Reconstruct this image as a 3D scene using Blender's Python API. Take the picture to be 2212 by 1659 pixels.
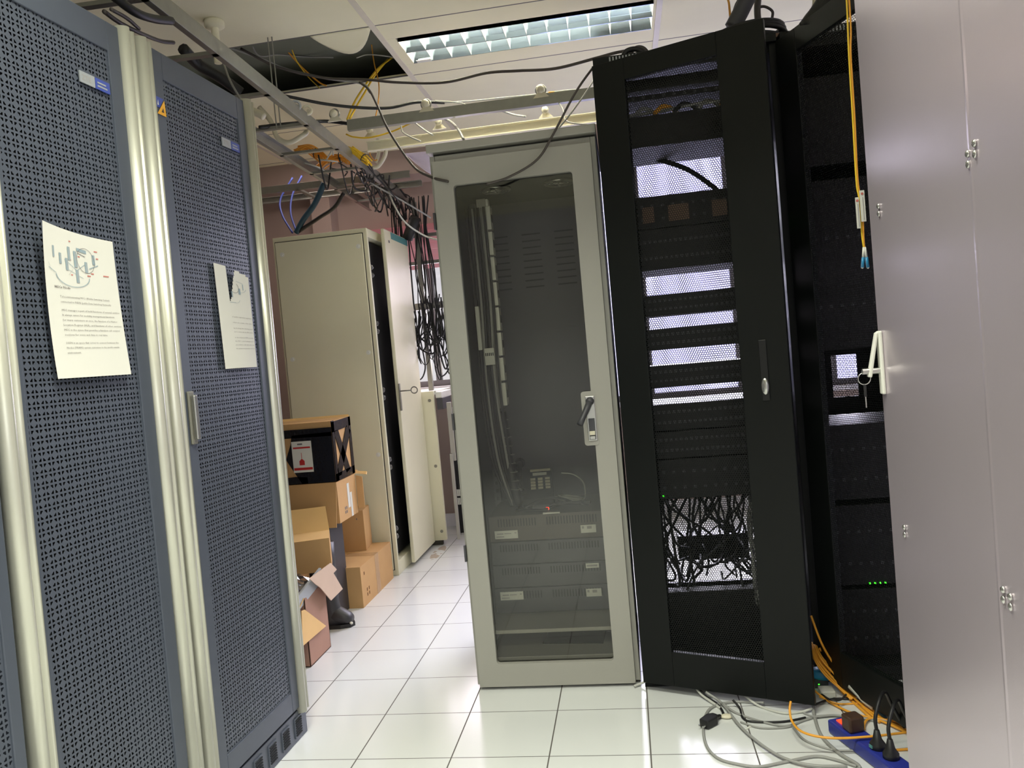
import bpy, math, random
from mathutils import Vector, Matrix
random.seed(7)
PI = math.pi
C = bpy.context.scene.collection
for o in list(bpy.data.objects): bpy.data.objects.remove(o)

# ------------------------------------------------------------------ camera
W, H = 2212, 1659
FPX = 1715.845
YAW, PITCH, ROLL = 0.14430, -0.03800, -0.08900
CAM = Vector((0, 0, 1.2059))
def _axes():
    c, s = math.cos(YAW), math.sin(YAW)
    fw = Vector((-s, c, 0)); r = Vector((c, s, 0)); u = Vector((0, 0, 1))
    f2 = math.cos(PITCH)*fw + math.sin(PITCH)*u
    u2 = -math.sin(PITCH)*fw + math.cos(PITCH)*u
    r3 = math.cos(ROLL)*r + math.sin(ROLL)*u2
    u3 = -math.sin(ROLL)*r + math.cos(ROLL)*u2
    return r3, u3, f2
RR, UU, FF = _axes()
cd = bpy.data.cameras.new('camera'); cam = bpy.data.objects.new('camera', cd); C.objects.link(cam)
cd.sensor_width = 36; cd.lens = 36*FPX/W; cd.clip_start = 0.02; cd.clip_end = 60
cam.matrix_world = Matrix.Translation(CAM) @ Matrix((RR, UU, -FF)).transposed().to_4x4()
bpy.context.scene.camera = cam
def at(px, py, x=None, y=None, z=None):
    """world point seen at a photo pixel, at a known x, y or height z"""
    d = FF + RR*((px-W/2)/FPX) - UU*((py-H/2)/FPX)
    t = x/d.x if x is not None else (y/d.y if y is not None else (z-CAM.z)/d.z)
    return CAM + d*t

# ------------------------------------------------------------------ world, light, exposure
sc = bpy.context.scene
sc.view_settings.view_transform = 'Standard'; sc.view_settings.look = 'None'
sc.view_settings.exposure = 0.0; sc.view_settings.gamma = 1.0
sc.view_settings.use_curve_mapping = False
w = bpy.data.worlds.new('daylight'); sc.world = w; w.use_nodes = True
w.node_tree.nodes['Background'].inputs[0].default_value = (0.68, 0.66, 1.0, 1)
w.node_tree.nodes['Background'].inputs[1].default_value = 3.0
def area(name, loc, rot, sx, sy, power, col, portal=False):
    l = bpy.data.lights.new(name, 'AREA'); l.shape = 'RECTANGLE'; l.size = sx; l.size_y = sy
    l.energy = power; l.color = col
    o = bpy.data.objects.new(name, l); C.objects.link(o); o.location = loc; o.rotation_euler = rot
    if portal: l.cycles.is_portal = True
    return o
WARM = (0.98, 1.0, 0.86)
# the room's other fluorescent fittings, behind and beside the camera, then an added fill
area('fluorescent_and_fill_lamp', (-0.34, 1.45, 2.635), (0, 0, 0), 1.15, 0.28, 25, WARM).data.spread = 1.9
area('fluorescent_and_fill_lamp', (-0.34, -0.45, 2.635), (0, 0, 0), 1.15, 0.28, 52, WARM).data.spread = 2.2
area('fluorescent_and_fill_lamp', (-1.80, 4.75, 2.63), (0, 0, 0), 0.5, 0.28, 5, (1.0, 0.84, 0.78))  # added fill brightening the far left corner round the tall cabinet
# daylight entering by the windows of the far wall (falling inwards and down) and an added fill light behind the camera
def day(loc, sx, sy, power, col, tilt, spread):
    o = area('window_daylight', loc, (-PI/2+tilt, 0, 0), sx, sy, power, col); o.data.spread = spread
day((-1.25, 5.50, 1.50), 1.0, 0.9, 13, (0.98, 0.84, 0.98), 0.5, 2.2)
day((0.80, 5.50, 1.70), 2.3, 1.4, 105, (0.88, 0.86, 1.0), 0.75, 1.7)
area('window_daylight', (1.2, -2.5, 1.6), (PI/2-.7, 0, 0), 2.2, 1.3, 40, (0.95, 0.98, 1.0))  # added fill; the wall there has no window

# ------------------------------------------------------------------ mesh helpers
class MB:
    def __init__(s): s.v = []; s.f = []; s.m = []; s.sm = []
    def add(s, vs, fs, mi=0, smooth=False, M=None):
        b = len(s.v)
        s.v += [tuple(M @ Vector(p)) if M else tuple(p) for p in vs]
        s.f += [tuple(b+i for i in f) for f in fs]; s.m += [mi]*len(fs); s.sm += [smooth]*len(fs)
        return s
    def box(s, a, b, mi=0, M=None):
        x0, x1 = sorted((a[0], b[0])); y0, y1 = sorted((a[1], b[1])); z0, z1 = sorted((a[2], b[2]))
        v = [(x0,y0,z0),(x1,y0,z0),(x1,y1,z0),(x0,y1,z0),(x0,y0,z1),(x1,y0,z1),(x1,y1,z1),(x0,y1,z1)]
        return s.add(v, [(0,3,2,1),(4,5,6,7),(0,1,5,4),(1,2,6,5),(2,3,7,6),(3,0,4,7)], mi, False, M)
    def quad(s, a, b, c, d, mi=0): return s.add([a, b, c, d], [(0,1,2,3)], mi)
    def prism(s, poly, d, mi=0, M=None, smooth=False):
        """poly: closed list of 3D points, extruded by vector d"""
        n = len(poly); d = Vector(d); v = [Vector(p) for p in poly] + [Vector(p)+d for p in poly]
        f = [tuple(reversed(range(n))), tuple(range(n, 2*n))] + [(i, (i+1) % n, n+(i+1) % n, n+i) for i in range(n)]
        s.add(v, f, mi, False, M)
        if smooth:
            for k in range(n): s.sm[-1-k] = True
        return s
    def tube(s, pts, r, n=8, mi=0, cap=True):
        pts = [Vector(p) for p in pts]; rings = []; up = None
        rs = r if isinstance(r, (list, tuple)) else [r]*len(pts)
        for i, p in enumerate(pts):
            t = (pts[min(i+1, len(pts)-1)] - pts[max(i-1, 0)])
            if t.length < 1e-9: t = Vector((0,0,1))
            t.normalize()
            if up is None: up = t.orthogonal().normalized()
            up = (up - t*up.dot(t))
            up = up.normalized() if up.length > 1e-6 else t.orthogonal().normalized()
            sd = t.cross(up)
            rings.append([p + (up*math.cos(2*PI*k/n) + sd*math.sin(2*PI*k/n))*rs[i] for k in range(n)])
        v = [q for rg in rings for q in rg]; f = []
        for i in range(len(rings)-1):
            for k in range(n):
                a = i*n+k; b = i*n+(k+1) % n; f.append((a, b, b+n, a+n))
        if cap: f += [tuple(reversed(range(n))), tuple(range((len(rings)-1)*n, len(rings)*n))]
        return s.add(v, f, mi, True)
    def cyl(s, a, b, r, n=20, mi=0, r2=None):
        a = Vector(a); b = Vector(b); t = (b-a).normalized(); u = t.orthogonal().normalized(); w_ = t.cross(u)
        r2 = r if r2 is None else r2
        v = [a+(u*math.cos(2*PI*k/n)+w_*math.sin(2*PI*k/n))*r for k in range(n)] + \
            [b+(u*math.cos(2*PI*k/n)+w_*math.sin(2*PI*k/n))*r2 for k in range(n)]
        s.add(v, [(k, (k+1) % n, n+(k+1) % n, n+k) for k in range(n)], mi, True)
        return s.add(v, [tuple(reversed(range(n))), tuple(range(n, 2*n))], mi, False)
    def lathe(s, prof, c, axis=(0,0,1), n=24, mi=0):
        ax = Vector(axis).normalized(); u = ax.orthogonal().normalized(); w_ = ax.cross(u); c = Vector(c)
        v = []
        for r, h in prof: v += [c+ax*h+(u*math.cos(2*PI*k/n)+w_*math.sin(2*PI*k/n))*r for k in range(n)]
        f = [(i*n+k, i*n+(k+1) % n, (i+1)*n+(k+1) % n, (i+1)*n+k) for i in range(len(prof)-1) for k in range(n)]
        return s.add(v, f, mi, True)
    def torus(s, c, R, r, axis=(0,0,1), n=36, k=8, mi=0):
        ax = Vector(axis).normalized(); u = ax.orthogonal().normalized(); w_ = ax.cross(u)
        pts = [Vector(c)+(u*math.cos(2*PI*i/n)+w_*math.sin(2*PI*i/n))*R for i in range(n+1)]
        return s.tube(pts, r, k, mi, False)
    def ball(s, c, r, n=14, sx=1, sy=1, sz=1, mi=0):
        c = Vector(c); v = []; m = n//2
        for i in range(m+1):
            th = PI*i/m
            for k in range(n):
                v.append(c+Vector((math.sin(th)*math.cos(2*PI*k/n)*r*sx, math.sin(th)*math.sin(2*PI*k/n)*r*sy, math.cos(th)*r*sz)))
        f = [(i*n+k, (i+1)*n+k, (i+1)*n+(k+1) % n, i*n+(k+1) % n) for i in range(m) for k in range(n)]
        return s.add(v, f, mi, True)
    def grid(s, g, mi=0, tri=False, smooth=True):
        nu, nv = len(g), len(g[0]); f = []
        for i in range(nu-1):
            for j in range(nv-1):
                a, b, c, d = i*nv+j, (i+1)*nv+j, (i+1)*nv+j+1, i*nv+j+1
                f += [(a, b, c), (a, c, d)] if tri else [(a, b, c, d)]
        return s.add([p for r in g for p in r], f, mi, smooth)
    def build(s, name, mats, parent=None, bevel=0, fn=None):
        me = bpy.data.meshes.new(name)
        vs = [fn(*p) for p in s.v] if fn else s.v
        me.from_pydata(vs, [], s.f)
        mats = mats if isinstance(mats, (list, tuple)) else [mats]
        for m in mats: me.materials.append(m)
        for p, mi, sm in zip(me.polygons, s.m, s.sm): p.material_index = mi; p.use_smooth = sm
        me.validate(); me.update()
        o = bpy.data.objects.new(name, me); C.objects.link(o)
        if parent: o.parent = parent
        if bevel:
            b = o.modifiers.new('bevel', 'BEVEL'); b.width = bevel; b.segments = 2; b.limit_method = 'ANGLE'; b.angle_limit = 0.9
        return o
def smooth_path(pts, sub=8):
    pts = [Vector(p) for p in pts]
    if len(pts) < 3: return pts
    P = [pts[0]*2-pts[1]] + pts + [pts[-1]*2-pts[-2]]; out = []
    for i in range(1, len(P)-2):
        a, b, c, d = P[i-1], P[i], P[i+1], P[i+2]
        for k in range(sub):
            t = k/sub
            out.append(0.5*((2*b)+(c-a)*t+(2*a-5*b+4*c-d)*t*t+(3*b-a-3*c+d)*t**3))
    return out + [pts[-1]]
def tag(o, label=None, cat=None, group=None, kind=None):
    if label: o['label'] = label
    if cat: o['category'] = cat
    if group: o['group'] = group
    if kind: o['kind'] = kind
    return o
def thing(name, loc, label, cat, rz=0, group=None):
    o = bpy.data.objects.new(name, None); C.objects.link(o); o.location = loc; o.rotation_euler = (0, 0, rz)
    o.empty_display_size = 0.05
    return tag(o, label, cat, group)
def copy_tree(o, parent=None):
    c = o.copy(); C.objects.link(c); c.parent = parent
    for ch in [q for q in bpy.data.objects if q.parent == o]: copy_tree(ch, c)
    return c
def centred(o):
    """put a free-standing mesh's origin at the base of its own bounds"""
    me = o.data; n = len(me.vertices)
    c = Vector((sum(v.co.x for v in me.vertices)/n, sum(v.co.y for v in me.vertices)/n, min(v.co.z for v in me.vertices)))
    me.transform(Matrix.Translation(-c)); o.location = c
    return o
def text_mesh(txt, size, bold=False):
    cu = bpy.data.curves.new('t', 'FONT'); cu.body = txt; cu.size = size; cu.resolution_u = 1
    if bold: cu.offset = size*0.02
    o = bpy.data.objects.new('t', cu); C.objects.link(o)
    dg = bpy.context.evaluated_depsgraph_get(); me = o.evaluated_get(dg).to_mesh()
    vs = [tuple(v.co) for v in me.vertices]; fs = [tuple(p.vertices) for p in me.polygons]
    o.evaluated_get(dg).to_mesh_clear(); bpy.data.objects.remove(o); bpy.data.curves.remove(cu)
    return vs, fs
def text_into(mb, txt, size, O, U, V, bold=False, mi=0, width=None):
    """lettering laid on a plane at O along U (reading direction) and V (up)"""
    vs, fs = text_mesh(txt, size, bold)
    if not vs: return
    k = 1.0
    if width: k = width/max(v[0] for v in vs)
    O = Vector(O); U = Vector(U); V = Vector(V)
    mb.add([O+U*v[0]*k+V*v[1] for v in vs], fs, mi)

# ------------------------------------------------------------------ materials
def lin(c): return tuple(((x/255/12.92) if x/255 <= 0.04045 else ((x/255+0.055)/1.055)**2.4) for x in c)+(1,)
def mat(name, rgb, rough=0.5, metal=0.0, var=0.06, scale=20, bump=0.0, bscale=200, spec=0.5, emit=None, es=0, coat=0):
    m = bpy.data.materials.new(name); m.use_nodes = True; nt = m.node_tree; N = nt.nodes; L = nt.links
    b = N['Principled BSDF']; col = lin(rgb)
    b.inputs['Roughness'].default_value = rough; b.inputs['Metallic'].default_value = metal
    b.inputs['Specular IOR Level'].default_value = spec; b.inputs['Coat Weight'].default_value = coat
    tc = N.new('ShaderNodeTexCoord'); no = N.new('ShaderNodeTexNoise'); no.inputs['Scale'].default_value = scale
    no.inputs['Detail'].default_value = 4
    L.new(tc.outputs['Object'], no.inputs['Vector'])
    mx = N.new('ShaderNodeMix'); mx.data_type = 'RGBA'
    mx.inputs['A'].default_value = tuple(x*(1-var) for x in col[:3])+(1,)
    mx.inputs['B'].default_value = tuple(min(1, x*(1+var)) for x in col[:3])+(1,)
    L.new(no.outputs['Fac'], mx.inputs['Factor']); L.new(mx.outputs['Result'], b.inputs['Base Color'])
    if bump:
        n2 = N.new('ShaderNodeTexNoise'); n2.inputs['Scale'].default_value = bscale
        L.new(tc.outputs['Object'], n2.inputs['Vector'])
        bp = N.new('ShaderNodeBump'); bp.inputs['Strength'].default_value = bump; bp.inputs['Distance'].default_value = 0.002
        L.new(n2.outputs['Fac'], bp.inputs['Height']); L.new(bp.outputs['Normal'], b.inputs['Normal'])
    if emit:
        b.inputs['Emission Color'].default_value = lin(emit); b.inputs['Emission Strength'].default_value = es
    return m
class NB:
    """tiny builder for math node chains"""
    def __init__(s, nt): s.nt = nt
    def m(s, op, a, b=None, c=None):
        n = s.nt.nodes.new('ShaderNodeMath'); n.operation = op
        for i, q in enumerate((a, b, c)):
            if q is None: continue
            if isinstance(q, (int, float)): n.inputs[i].default_value = q
            else: s.nt.links.new(q, n.inputs[i])
        return n.outputs[0]
def perforated(base, name, kind, pitch, uaxis='Y'):
    """base sheet-metal material with real see-through holes"""
    m = base.copy(); m.name = name; nt = m.node_tree; nb = NB(nt); N = nt.nodes; L = nt.links
    tc = [n for n in N if n.type == 'TEX_COORD'][0]; sp = N.new('ShaderNodeSeparateXYZ'); L.new(tc.outputs['Object'], sp.inputs[0])
    u = sp.outputs[uaxis]; v = sp.outputs['Z']
    if kind == 'petal':
        a = nb.m('ABSOLUTE', nb.m('MULTIPLY_ADD', nb.m('FRACT', nb.m('DIVIDE', nb.m('ADD', u, 10), pitch)), 2, -1))
        b = nb.m('ABSOLUTE', nb.m('MULTIPLY_ADD', nb.m('FRACT', nb.m('DIVIDE', nb.m('ADD', v, 10), pitch)), 2, -1))
        r2 = nb.m('ADD', nb.m('MULTIPLY', a, a), nb.m('MULTIPLY', b, b))
        h = nb.m('MULTIPLY', nb.m('GREATER_THAN', r2, 0.40), nb.m('LESS_THAN', nb.m('MAXIMUM', a, b), 0.80))
        h = nb.m('MULTIPLY', h, nb.m('GREATER_THAN', nb.m('MINIMUM', a, b), 0.24))
    else:
        px, py = pitch, pitch*1.732
        def lat(o):
            fx = nb.m('MULTIPLY', nb.m('SUBTRACT', nb.m('FRACT', nb.m('DIVIDE', nb.m('ADD', u, 10+o*px/2), px)), 0.5), px)
            fy = nb.m('MULTIPLY', nb.m('SUBTRACT', nb.m('FRACT', nb.m('DIVIDE', nb.m('ADD', v, 10+o*py/2), py)), 0.5), py)
            return nb.m('ADD', nb.m('MULTIPLY', fx, fx), nb.m('MULTIPLY', fy, fy))
        h = nb.m('LESS_THAN', nb.m('MINIMUM', lat(0), lat(1)), (pitch*(0.40 if pitch < .01 else 0.45))**2)
    out = N['Material Output']; src = out.inputs['Surface'].links[0].from_socket
    tr = N.new('ShaderNodeBsdfTransparent'); mx = N.new('ShaderNodeMixShader')
    L.new(h, mx.inputs[0]); L.new(src, mx.inputs[1]); L.new(tr.outputs[0], mx.inputs[2]); L.new(mx.outputs[0], out.inputs['Surface'])
    return m
def glass(name, tint, gloss=1.45, rough=0.02, extra=0.0):
    m = bpy.data.materials.new(name); m.use_nodes = True; nt = m.node_tree; N = nt.nodes; L = nt.links
    N.remove(N['Principled BSDF'])
    tr = N.new('ShaderNodeBsdfTransparent'); tr.inputs[0].default_value = tint+(1,)
    gl = N.new('ShaderNodeBsdfGlossy'); gl.inputs['Roughness'].default_value = rough
    fr = N.new('ShaderNodeFresnel'); fr.inputs[0].default_value = gloss
    ad = N.new('ShaderNodeMath'); ad.operation = 'ADD'; ad.inputs[1].default_value = extra; L.new(fr.outputs[0], ad.inputs[0])
    mx = N.new('ShaderNodeMixShader'); L.new(ad.outputs[0], mx.inputs[0]); L.new(tr.outputs[0], mx.inputs[1]); L.new(gl.outputs[0], mx.inputs[2])
    L.new(mx.outputs[0], N['Material Output'].inputs['Surface'])
    return m
def floor_mat():
    m = mat('floor_tiles', (217, 219, 217), 0.16, 0, 0.03, 3, spec=0.5); nt = m.node_tree; nb = NB(nt); N = nt.nodes; L = nt.links
    tc = [n for n in N if n.type == 'TEX_COORD'][0]; sp = N.new('ShaderNodeSeparateXYZ'); L.new(tc.outputs['Object'], sp.inputs[0])
    def d(s, off):
        f = nb.m('FRACT', nb.m('DIVIDE', nb.m('ADD', s, 30-off), 0.3))
        return nb.m('MINIMUM', f, nb.m('SUBTRACT', 1.0, f))
    dx, dy = d(sp.outputs['X'], -1.22271), d(sp.outputs['Y'], 5.00406)
    g = nb.m('LESS_THAN', nb.m('MINIMUM', dx, nb.m('MULTIPLY', dy, 1.25)), 0.0068)
    b = N['Principled BSDF']; src = b.inputs['Base Color'].links[0].from_socket
    mx = N.new('ShaderNodeMix'); mx.data_type = 'RGBA'; L.new(g, mx.inputs['Factor']); L.new(src, mx.inputs['A'])
    mx.inputs['B'].default_value = lin((92, 88, 84))
    # speckle of fine dirt and one brown stain by the far cabinets
    n2 = N.new('ShaderNodeTexNoise'); n2.inputs['Scale'].default_value = 14; n2.inputs['Detail'].default_value = 8; L.new(tc.outputs['Object'], n2.inputs['Vector'])
    st = nb.m('MULTIPLY', nb.m('GREATER_THAN', n2.outputs['Fac'], 0.47),
              nb.m('LESS_THAN', nb.m('ADD', nb.m('POWER', nb.m('DIVIDE', nb.m('ADD', sp.outputs['X'], 1.265), 0.035), 2),
                                     nb.m('POWER', nb.m('DIVIDE', nb.m('SUBTRACT', sp.outputs['Y'], 4.83), 0.17), 2)), 1))
    m2 = N.new('ShaderNodeMix'); m2.data_type = 'RGBA'; L.new(nb.m('MULTIPLY', st, 0.55), m2.inputs['Factor']); L.new(mx.outputs['Result'], m2.inputs['A'])
    m2.inputs['B'].default_value = lin((150, 110, 60)); L.new(m2.outputs['Result'], b.inputs['Base Color'])
    L.new(nb.m('MULTIPLY_ADD', g, 0.6, 0.16), b.inputs['Roughness'])
    return m
def carton_mat(name, rgb):
    m = mat(name, rgb, 0.75, 0, 0.10, 7, 0.15, 60, spec=0.25); nt = m.node_tree; nb = NB(nt)
    return m
M = {}
M['floor'] = floor_mat()
M['ceil'] = mat('ceiling_tile', (240, 235, 206), 0.85, 0, 0.03, 9, 0.1, 120)
M['void'] = mat('plenum_dark', (112, 116, 104), 0.9)
M['tbar'] = mat('ceiling_bar', (222, 215, 200), 0.5)
M['wall'] = mat('wall_paint', (166, 148, 140), 0.8, 0, 0.05, 3)
M['lilac'] = mat('lilac_glow_sheet', (232, 222, 250), 0.5)  # lavender window light put into the sheet's colour
M['wallw'] = mat('wall_white', (226, 224, 230), 0.8, 0, 0.03, 3)
M['blue'] = mat('blue_grey_paint', (80, 86, 98), 0.45, 0.1, 0.04, 30, 0.05, 600)
M['bluep'] = perforated(M['blue'], 'blue_grey_perforated', 'petal', 0.0235)
M['dark'] = mat('dark_interior', (26, 27, 29), 0.8)
M['alu'] = mat('satin_aluminium', (205, 204, 190), 0.34, 0.55, 0.03, 12)
M['alud'] = mat('grooved_aluminium', (140, 138, 126), 0.4, 0.5)
M['beige2'] = mat('beige_green_paint', (224, 220, 190), 0.45, 0.0, 0.03, 8, 0.05, 500)
M['beige'] = mat('beige_cabinet_paint', (160, 158, 149), 0.42, 0.05, 0.03, 8, 0.05, 500)
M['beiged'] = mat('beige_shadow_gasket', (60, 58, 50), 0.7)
M['black'] = mat('black_cabinet_paint', (12, 15, 14), 0.45, 0.0, 0.1, 40, 0.06, 500, spec=0.25)
M['blackp'] = perforated(M['black'], 'black_perforated', 'hex', 0.0078, 'X')
M['gear'] = mat('black_equipment', (13, 13, 15), 0.5, 0.1)
M['gearg'] = mat('grey_equipment', (74, 74, 78), 0.5, 0.2)
M['grey'] = mat('grey_metallic_paint', (208, 196, 206), 0.28, 0.62, 0.03, 5, 0.04, 300)
M['greye'] = mat('grey_edge', (150, 146, 150), 0.4, 0.5)
M['steel'] = mat('steel', (190, 190, 186), 0.25, 0.9)
M['galv'] = mat('galvanised_rail', (150, 150, 143), 0.35, 0.7, 0.12, 30)
M['cream'] = mat('cream_rail', (226, 220, 196), 0.45)
M['white'] = mat('white_plastic', (222, 222, 212), 0.4)
M['nylon'] = mat('cream_nylon', (216, 210, 186), 0.4)
M['paper'] = mat('paper', (226, 224, 214), 0.8, 0, 0.02, 4)
M['ink'] = mat('ink_grey', (168, 164, 160), 0.8)
M['inkb'] = mat('ink_blue', (150, 168, 176), 0.8)
M['inkd'] = mat('ink_dark', (108, 104, 104), 0.8)
M['inkt'] = mat('ink_text', (138, 132, 128), 0.8)
M['inkr'] = mat('ink_red', (200, 110, 100), 0.8)
M['blk'] = mat('black_rubber', (26, 26, 27), 0.5)
M['gloss'] = mat('black_stretch_film', (22, 22, 24), 0.18, 0, 0.3, 30, 0.9, 45, spec=0.7)
M['boot'] = mat('rubber_boot', (52, 52, 54), 0.45, 0, 0.1, 12)
M['carton'] = carton_mat('carton', (196, 156, 106))
M['cartonp'] = carton_mat('carton_pinkish', (168, 130, 112))
M['cartonl'] = carton_mat('carton_light', (226, 186, 126))
M['cartont'] = carton_mat('carton_torn_face', (206, 180, 158))
M['cartond'] = carton_mat('carton_inside', (120, 84, 52))
M['tape'] = mat('brown_tape', (186, 148, 104), 0.2)
M['clear'] = glass('clear_film', (0.86, 0.86, 0.9), 1.5, 0.15, 0.12)
M['yellow'] = mat('yellow_fibre', (236, 196, 50), 0.45)
M['orange'] = mat('orange_fibre', (232, 162, 52), 0.45)
M['gcable'] = mat('grey_cable', (150, 150, 146), 0.5)
M['lcable'] = mat('light_cable', (196, 196, 188), 0.5)
M['dcable'] = mat('dark_cable', (76, 70, 66), 0.5)
M['teal'] = mat('teal_cable', (30, 70, 92), 0.5)
M['bcable'] = mat('blue_cable', (50, 66, 140), 0.5)
M['tealp'] = mat('teal_strip', (80, 140, 138), 0.5)
M['connb'] = mat('blue_connector', (36, 132, 178), 0.4)
M['pblue'] = mat('power_strip_blue', (42, 52, 140), 0.35, 0, 0.05, 60)
M['brown'] = mat('brown_plug', (66, 46, 32), 0.4)
M['red'] = mat('red_print', (190, 44, 40), 0.5)
M['amber'] = mat('amber_sticker', (240, 176, 50), 0.5)
M['badgeb'] = mat('blue_badge', (66, 84, 168), 0.4)
M['badgew'] = mat('silver_badge', (170, 174, 178), 0.4, 0.2)
M['green'] = mat('green_led', (40, 220, 60), 0.5, emit=(60, 255, 40), es=4)
M['redled'] = mat('red_switch_light', (240, 60, 30), 0.5, emit=(255, 60, 24), es=2.0)
M['tube'] = mat('fluorescent_tube', (255, 255, 255), 0.5, emit=(255, 246, 226), es=78)
M['louvre'] = mat('mirror_louvre', (150, 166, 178), 0.12, 0.9, 0.10, 25)
M['blade'] = mat('white_louvre_blade', (236, 238, 230), 0.35, 0.2)
M['wglass'] = glass('window_glass', (0.96, 0.96, 1.0))
M['wglassdim'] = glass('sky_dimming_window_glass', (0.60, 0.60, 0.50))  # tint only dims the bright sky seen through the left window
M['tglass'] = glass('smoked_glass', (0.93, 0.93, 0.86), 1.5, 0.03, 0.04)
M['curtain'] = mat('pink_blind', (246, 170, 176), 0.8)
M['frame'] = mat('window_frame', (120, 116, 122), 0.5)
M['brownunit'] = mat('brown_grey_unit', (84, 76, 68), 0.5)
M['wood'] = mat('brown_wood', (120, 96, 80), 0.7)
# pink blind lets daylight through
nt = M['curtain'].node_tree; tl = nt.nodes.new('ShaderNodeBsdfTranslucent'); tl.inputs[0].default_value = lin((255, 222, 226))
mxs = nt.nodes.new('ShaderNodeMixShader'); mxs.inputs[0].default_value = 0.92
nt.links.new(nt.nodes['Principled BSDF'].outputs[0], mxs.inputs[1]); nt.links.new(tl.outputs[0], mxs.inputs[2])
nt.links.new(mxs.outputs[0], nt.nodes['Material Output'].inputs['Surface'])

# ------------------------------------------------------------------ setting
XL, XR, YB, YF, ZC = -2.6, 2.6, 5.6, -2.6, 2.65
def struct(o): o['kind'] = 'structure'; return o
struct(MB().box((XL, YF, -0.12), (XR, YB, 0)).build('floor', M['floor']))
GX = [-0.95-1.22*2, -0.95-1.22, -0.95, 0.27, 1.49, 2.71]; GY = [3.345+0.63*k for k in range(-10, 5)]
cm = MB()
for i in range(len(GX)-1):
    for j in range(len(GY)-1):
        x0, x1, y0, y1 = max(GX[i], XL), min(GX[i+1], XR), max(GY[j], YF), min(GY[j+1], YB)
        if x1 <= x0 or y1 <= y0: continue
        if abs(GX[i+1]+0.95) < .01 and abs(GY[j]-3.345) < .01: continue      # the missing tile
        if abs(GX[i]+0.95) < .01 and abs(GY[j]-3.345) < .01: continue        # the light fitting
        cm.box((x0+.003, y0+.003, ZC), (x1-.003, y1-.003, ZC+.015))
cm.box((XL-.1, YF-.1, 2.80), (XR+.1, YB+.1, 2.90), 1)
struct(cm.build('ceiling', [M['ceil'], M['void']]))
tn = 0
for x in GX[1:-1]:
    tn += 1; struct(MB().box((x-.013, YF, ZC-.004), (x+.013, YB, ZC+.006)).build('trim_%d' % tn, M['tbar']))
tb = MB()
for y in GY:
    if YF < y < YB: tb.box((XL, y-.0035, ZC-.0005), (XR, y+.0035, ZC+.004))
tn += 1; struct(tb.build('trim_%d' % tn, M['inkd']))
# walls, the far one with two windows
struct(MB().box((XL-.1, YF-.1, 0), (XL, YB+.1, 3.2)).build('wall_left', M['wall']))
struct(MB().box((XR, YF-.1, 0), (XR+.1, YB+.1, 3.2)).build('wall_right', M['wallw']))
struct(MB().box((XL-.1, YF-.1, 0), (XR+.1, YF, 3.2)).build('wall_front', M['wallw']))
WIN = [(-1.85, -0.85, 1.02, 2.16), (-0.45, 2.0, 0.80, 2.50)]
wb = MB()
xs = [XL]+[q for a in WIN for q in a[:2]]+[XR]
for i in range(0, len(xs), 2): wb.box((xs[i], YB, 0), (xs[i+1], YB+.12, 3.2))
for x0, x1, z0, z1 in WIN:
    wb.box((x0, YB, 0), (x1, YB+.12, z0)); wb.box((x0, YB, z1), (x1, YB+.12, 3.2))
struct(wb.build('wall_back', M['wall']))
for n, (x0, x1, z0, z1) in enumerate(WIN):
    r = thing('window_%d' % (n+1), ((x0+x1)/2, YB+.06, z0), None, None); struct(r)
    hw = (x1-x0)/2; hh = z1-z0; fm = MB()
    for a, b in (((-hw, 0), (hw, .04)), ((-hw, hh-.04), (hw, hh)), ((-hw, 0), (-hw+.04, hh)), ((hw-.04, 0), (hw, hh))):
        fm.box((a[0], -.03, a[1]), (b[0], .03, b[1]))
    nm = 1 if n == 0 else 3
    for k in range(1, nm+1):
        xx = -hw+2*hw*k/(nm+1); fm.box((xx-.02, -.025, 0), (xx+.02, .025, hh))
    fm.build('window_frame', M['frame'], r, .004)
    MB().box((-hw+.03, -.003, .03), (hw-.03, .003, hh-.03)).build('window_pane', M['wglassdim'] if n == 0 else M['wglass'], r)
    MB().box((-hw-.05, -.14, -.03), (hw+.05, -.05, 0)).build('window_sill', M['wallw'], r, .004)
# pilaster and beam of the far left corner, above the tall cabinet
struct(MB().box((-2.12, 5.45, 0), (-1.98, YB, ZC)).build('trim_%d' % (tn+1), M['wall']))
struct(MB().box((XL, 5.30, 2.48), (XR, YB, ZC)).build('trim_%d' % (tn+2), M['wall']))
# skirting
struct(MB().box((XL, YB-.012, 0), (XR, YB, .09)).build('baseboard_back', M['wallw']))
# tile panel and torn end of the missing tile
sg = MB(); nU, nV = 14, 6; g = []
for i in range(nU+1):
    row = []
    for j in range(nV+1):
        u = i/nU; v = j/nV
        x = -1.23+0.265*u; w_ = 0.02+0.14*math.sin(PI*min(1, u*1.02))**0.8
        y = 3.35+w_*v; z = ZC-.002-0.035*math.sin(PI*u)*v**1.5
        row.append((x, y, z))
    g.append(row)
sg.grid(g)
o = sg.build('torn_ceiling_tile', M['ceil']); md = o.modifiers.new('s', 'SOLIDIFY'); md.thickness = 0.012; md.offset = 1
tag(centred(o), 'torn cream ceiling tile sagging into the dark opening', 'ceiling tile')
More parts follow.
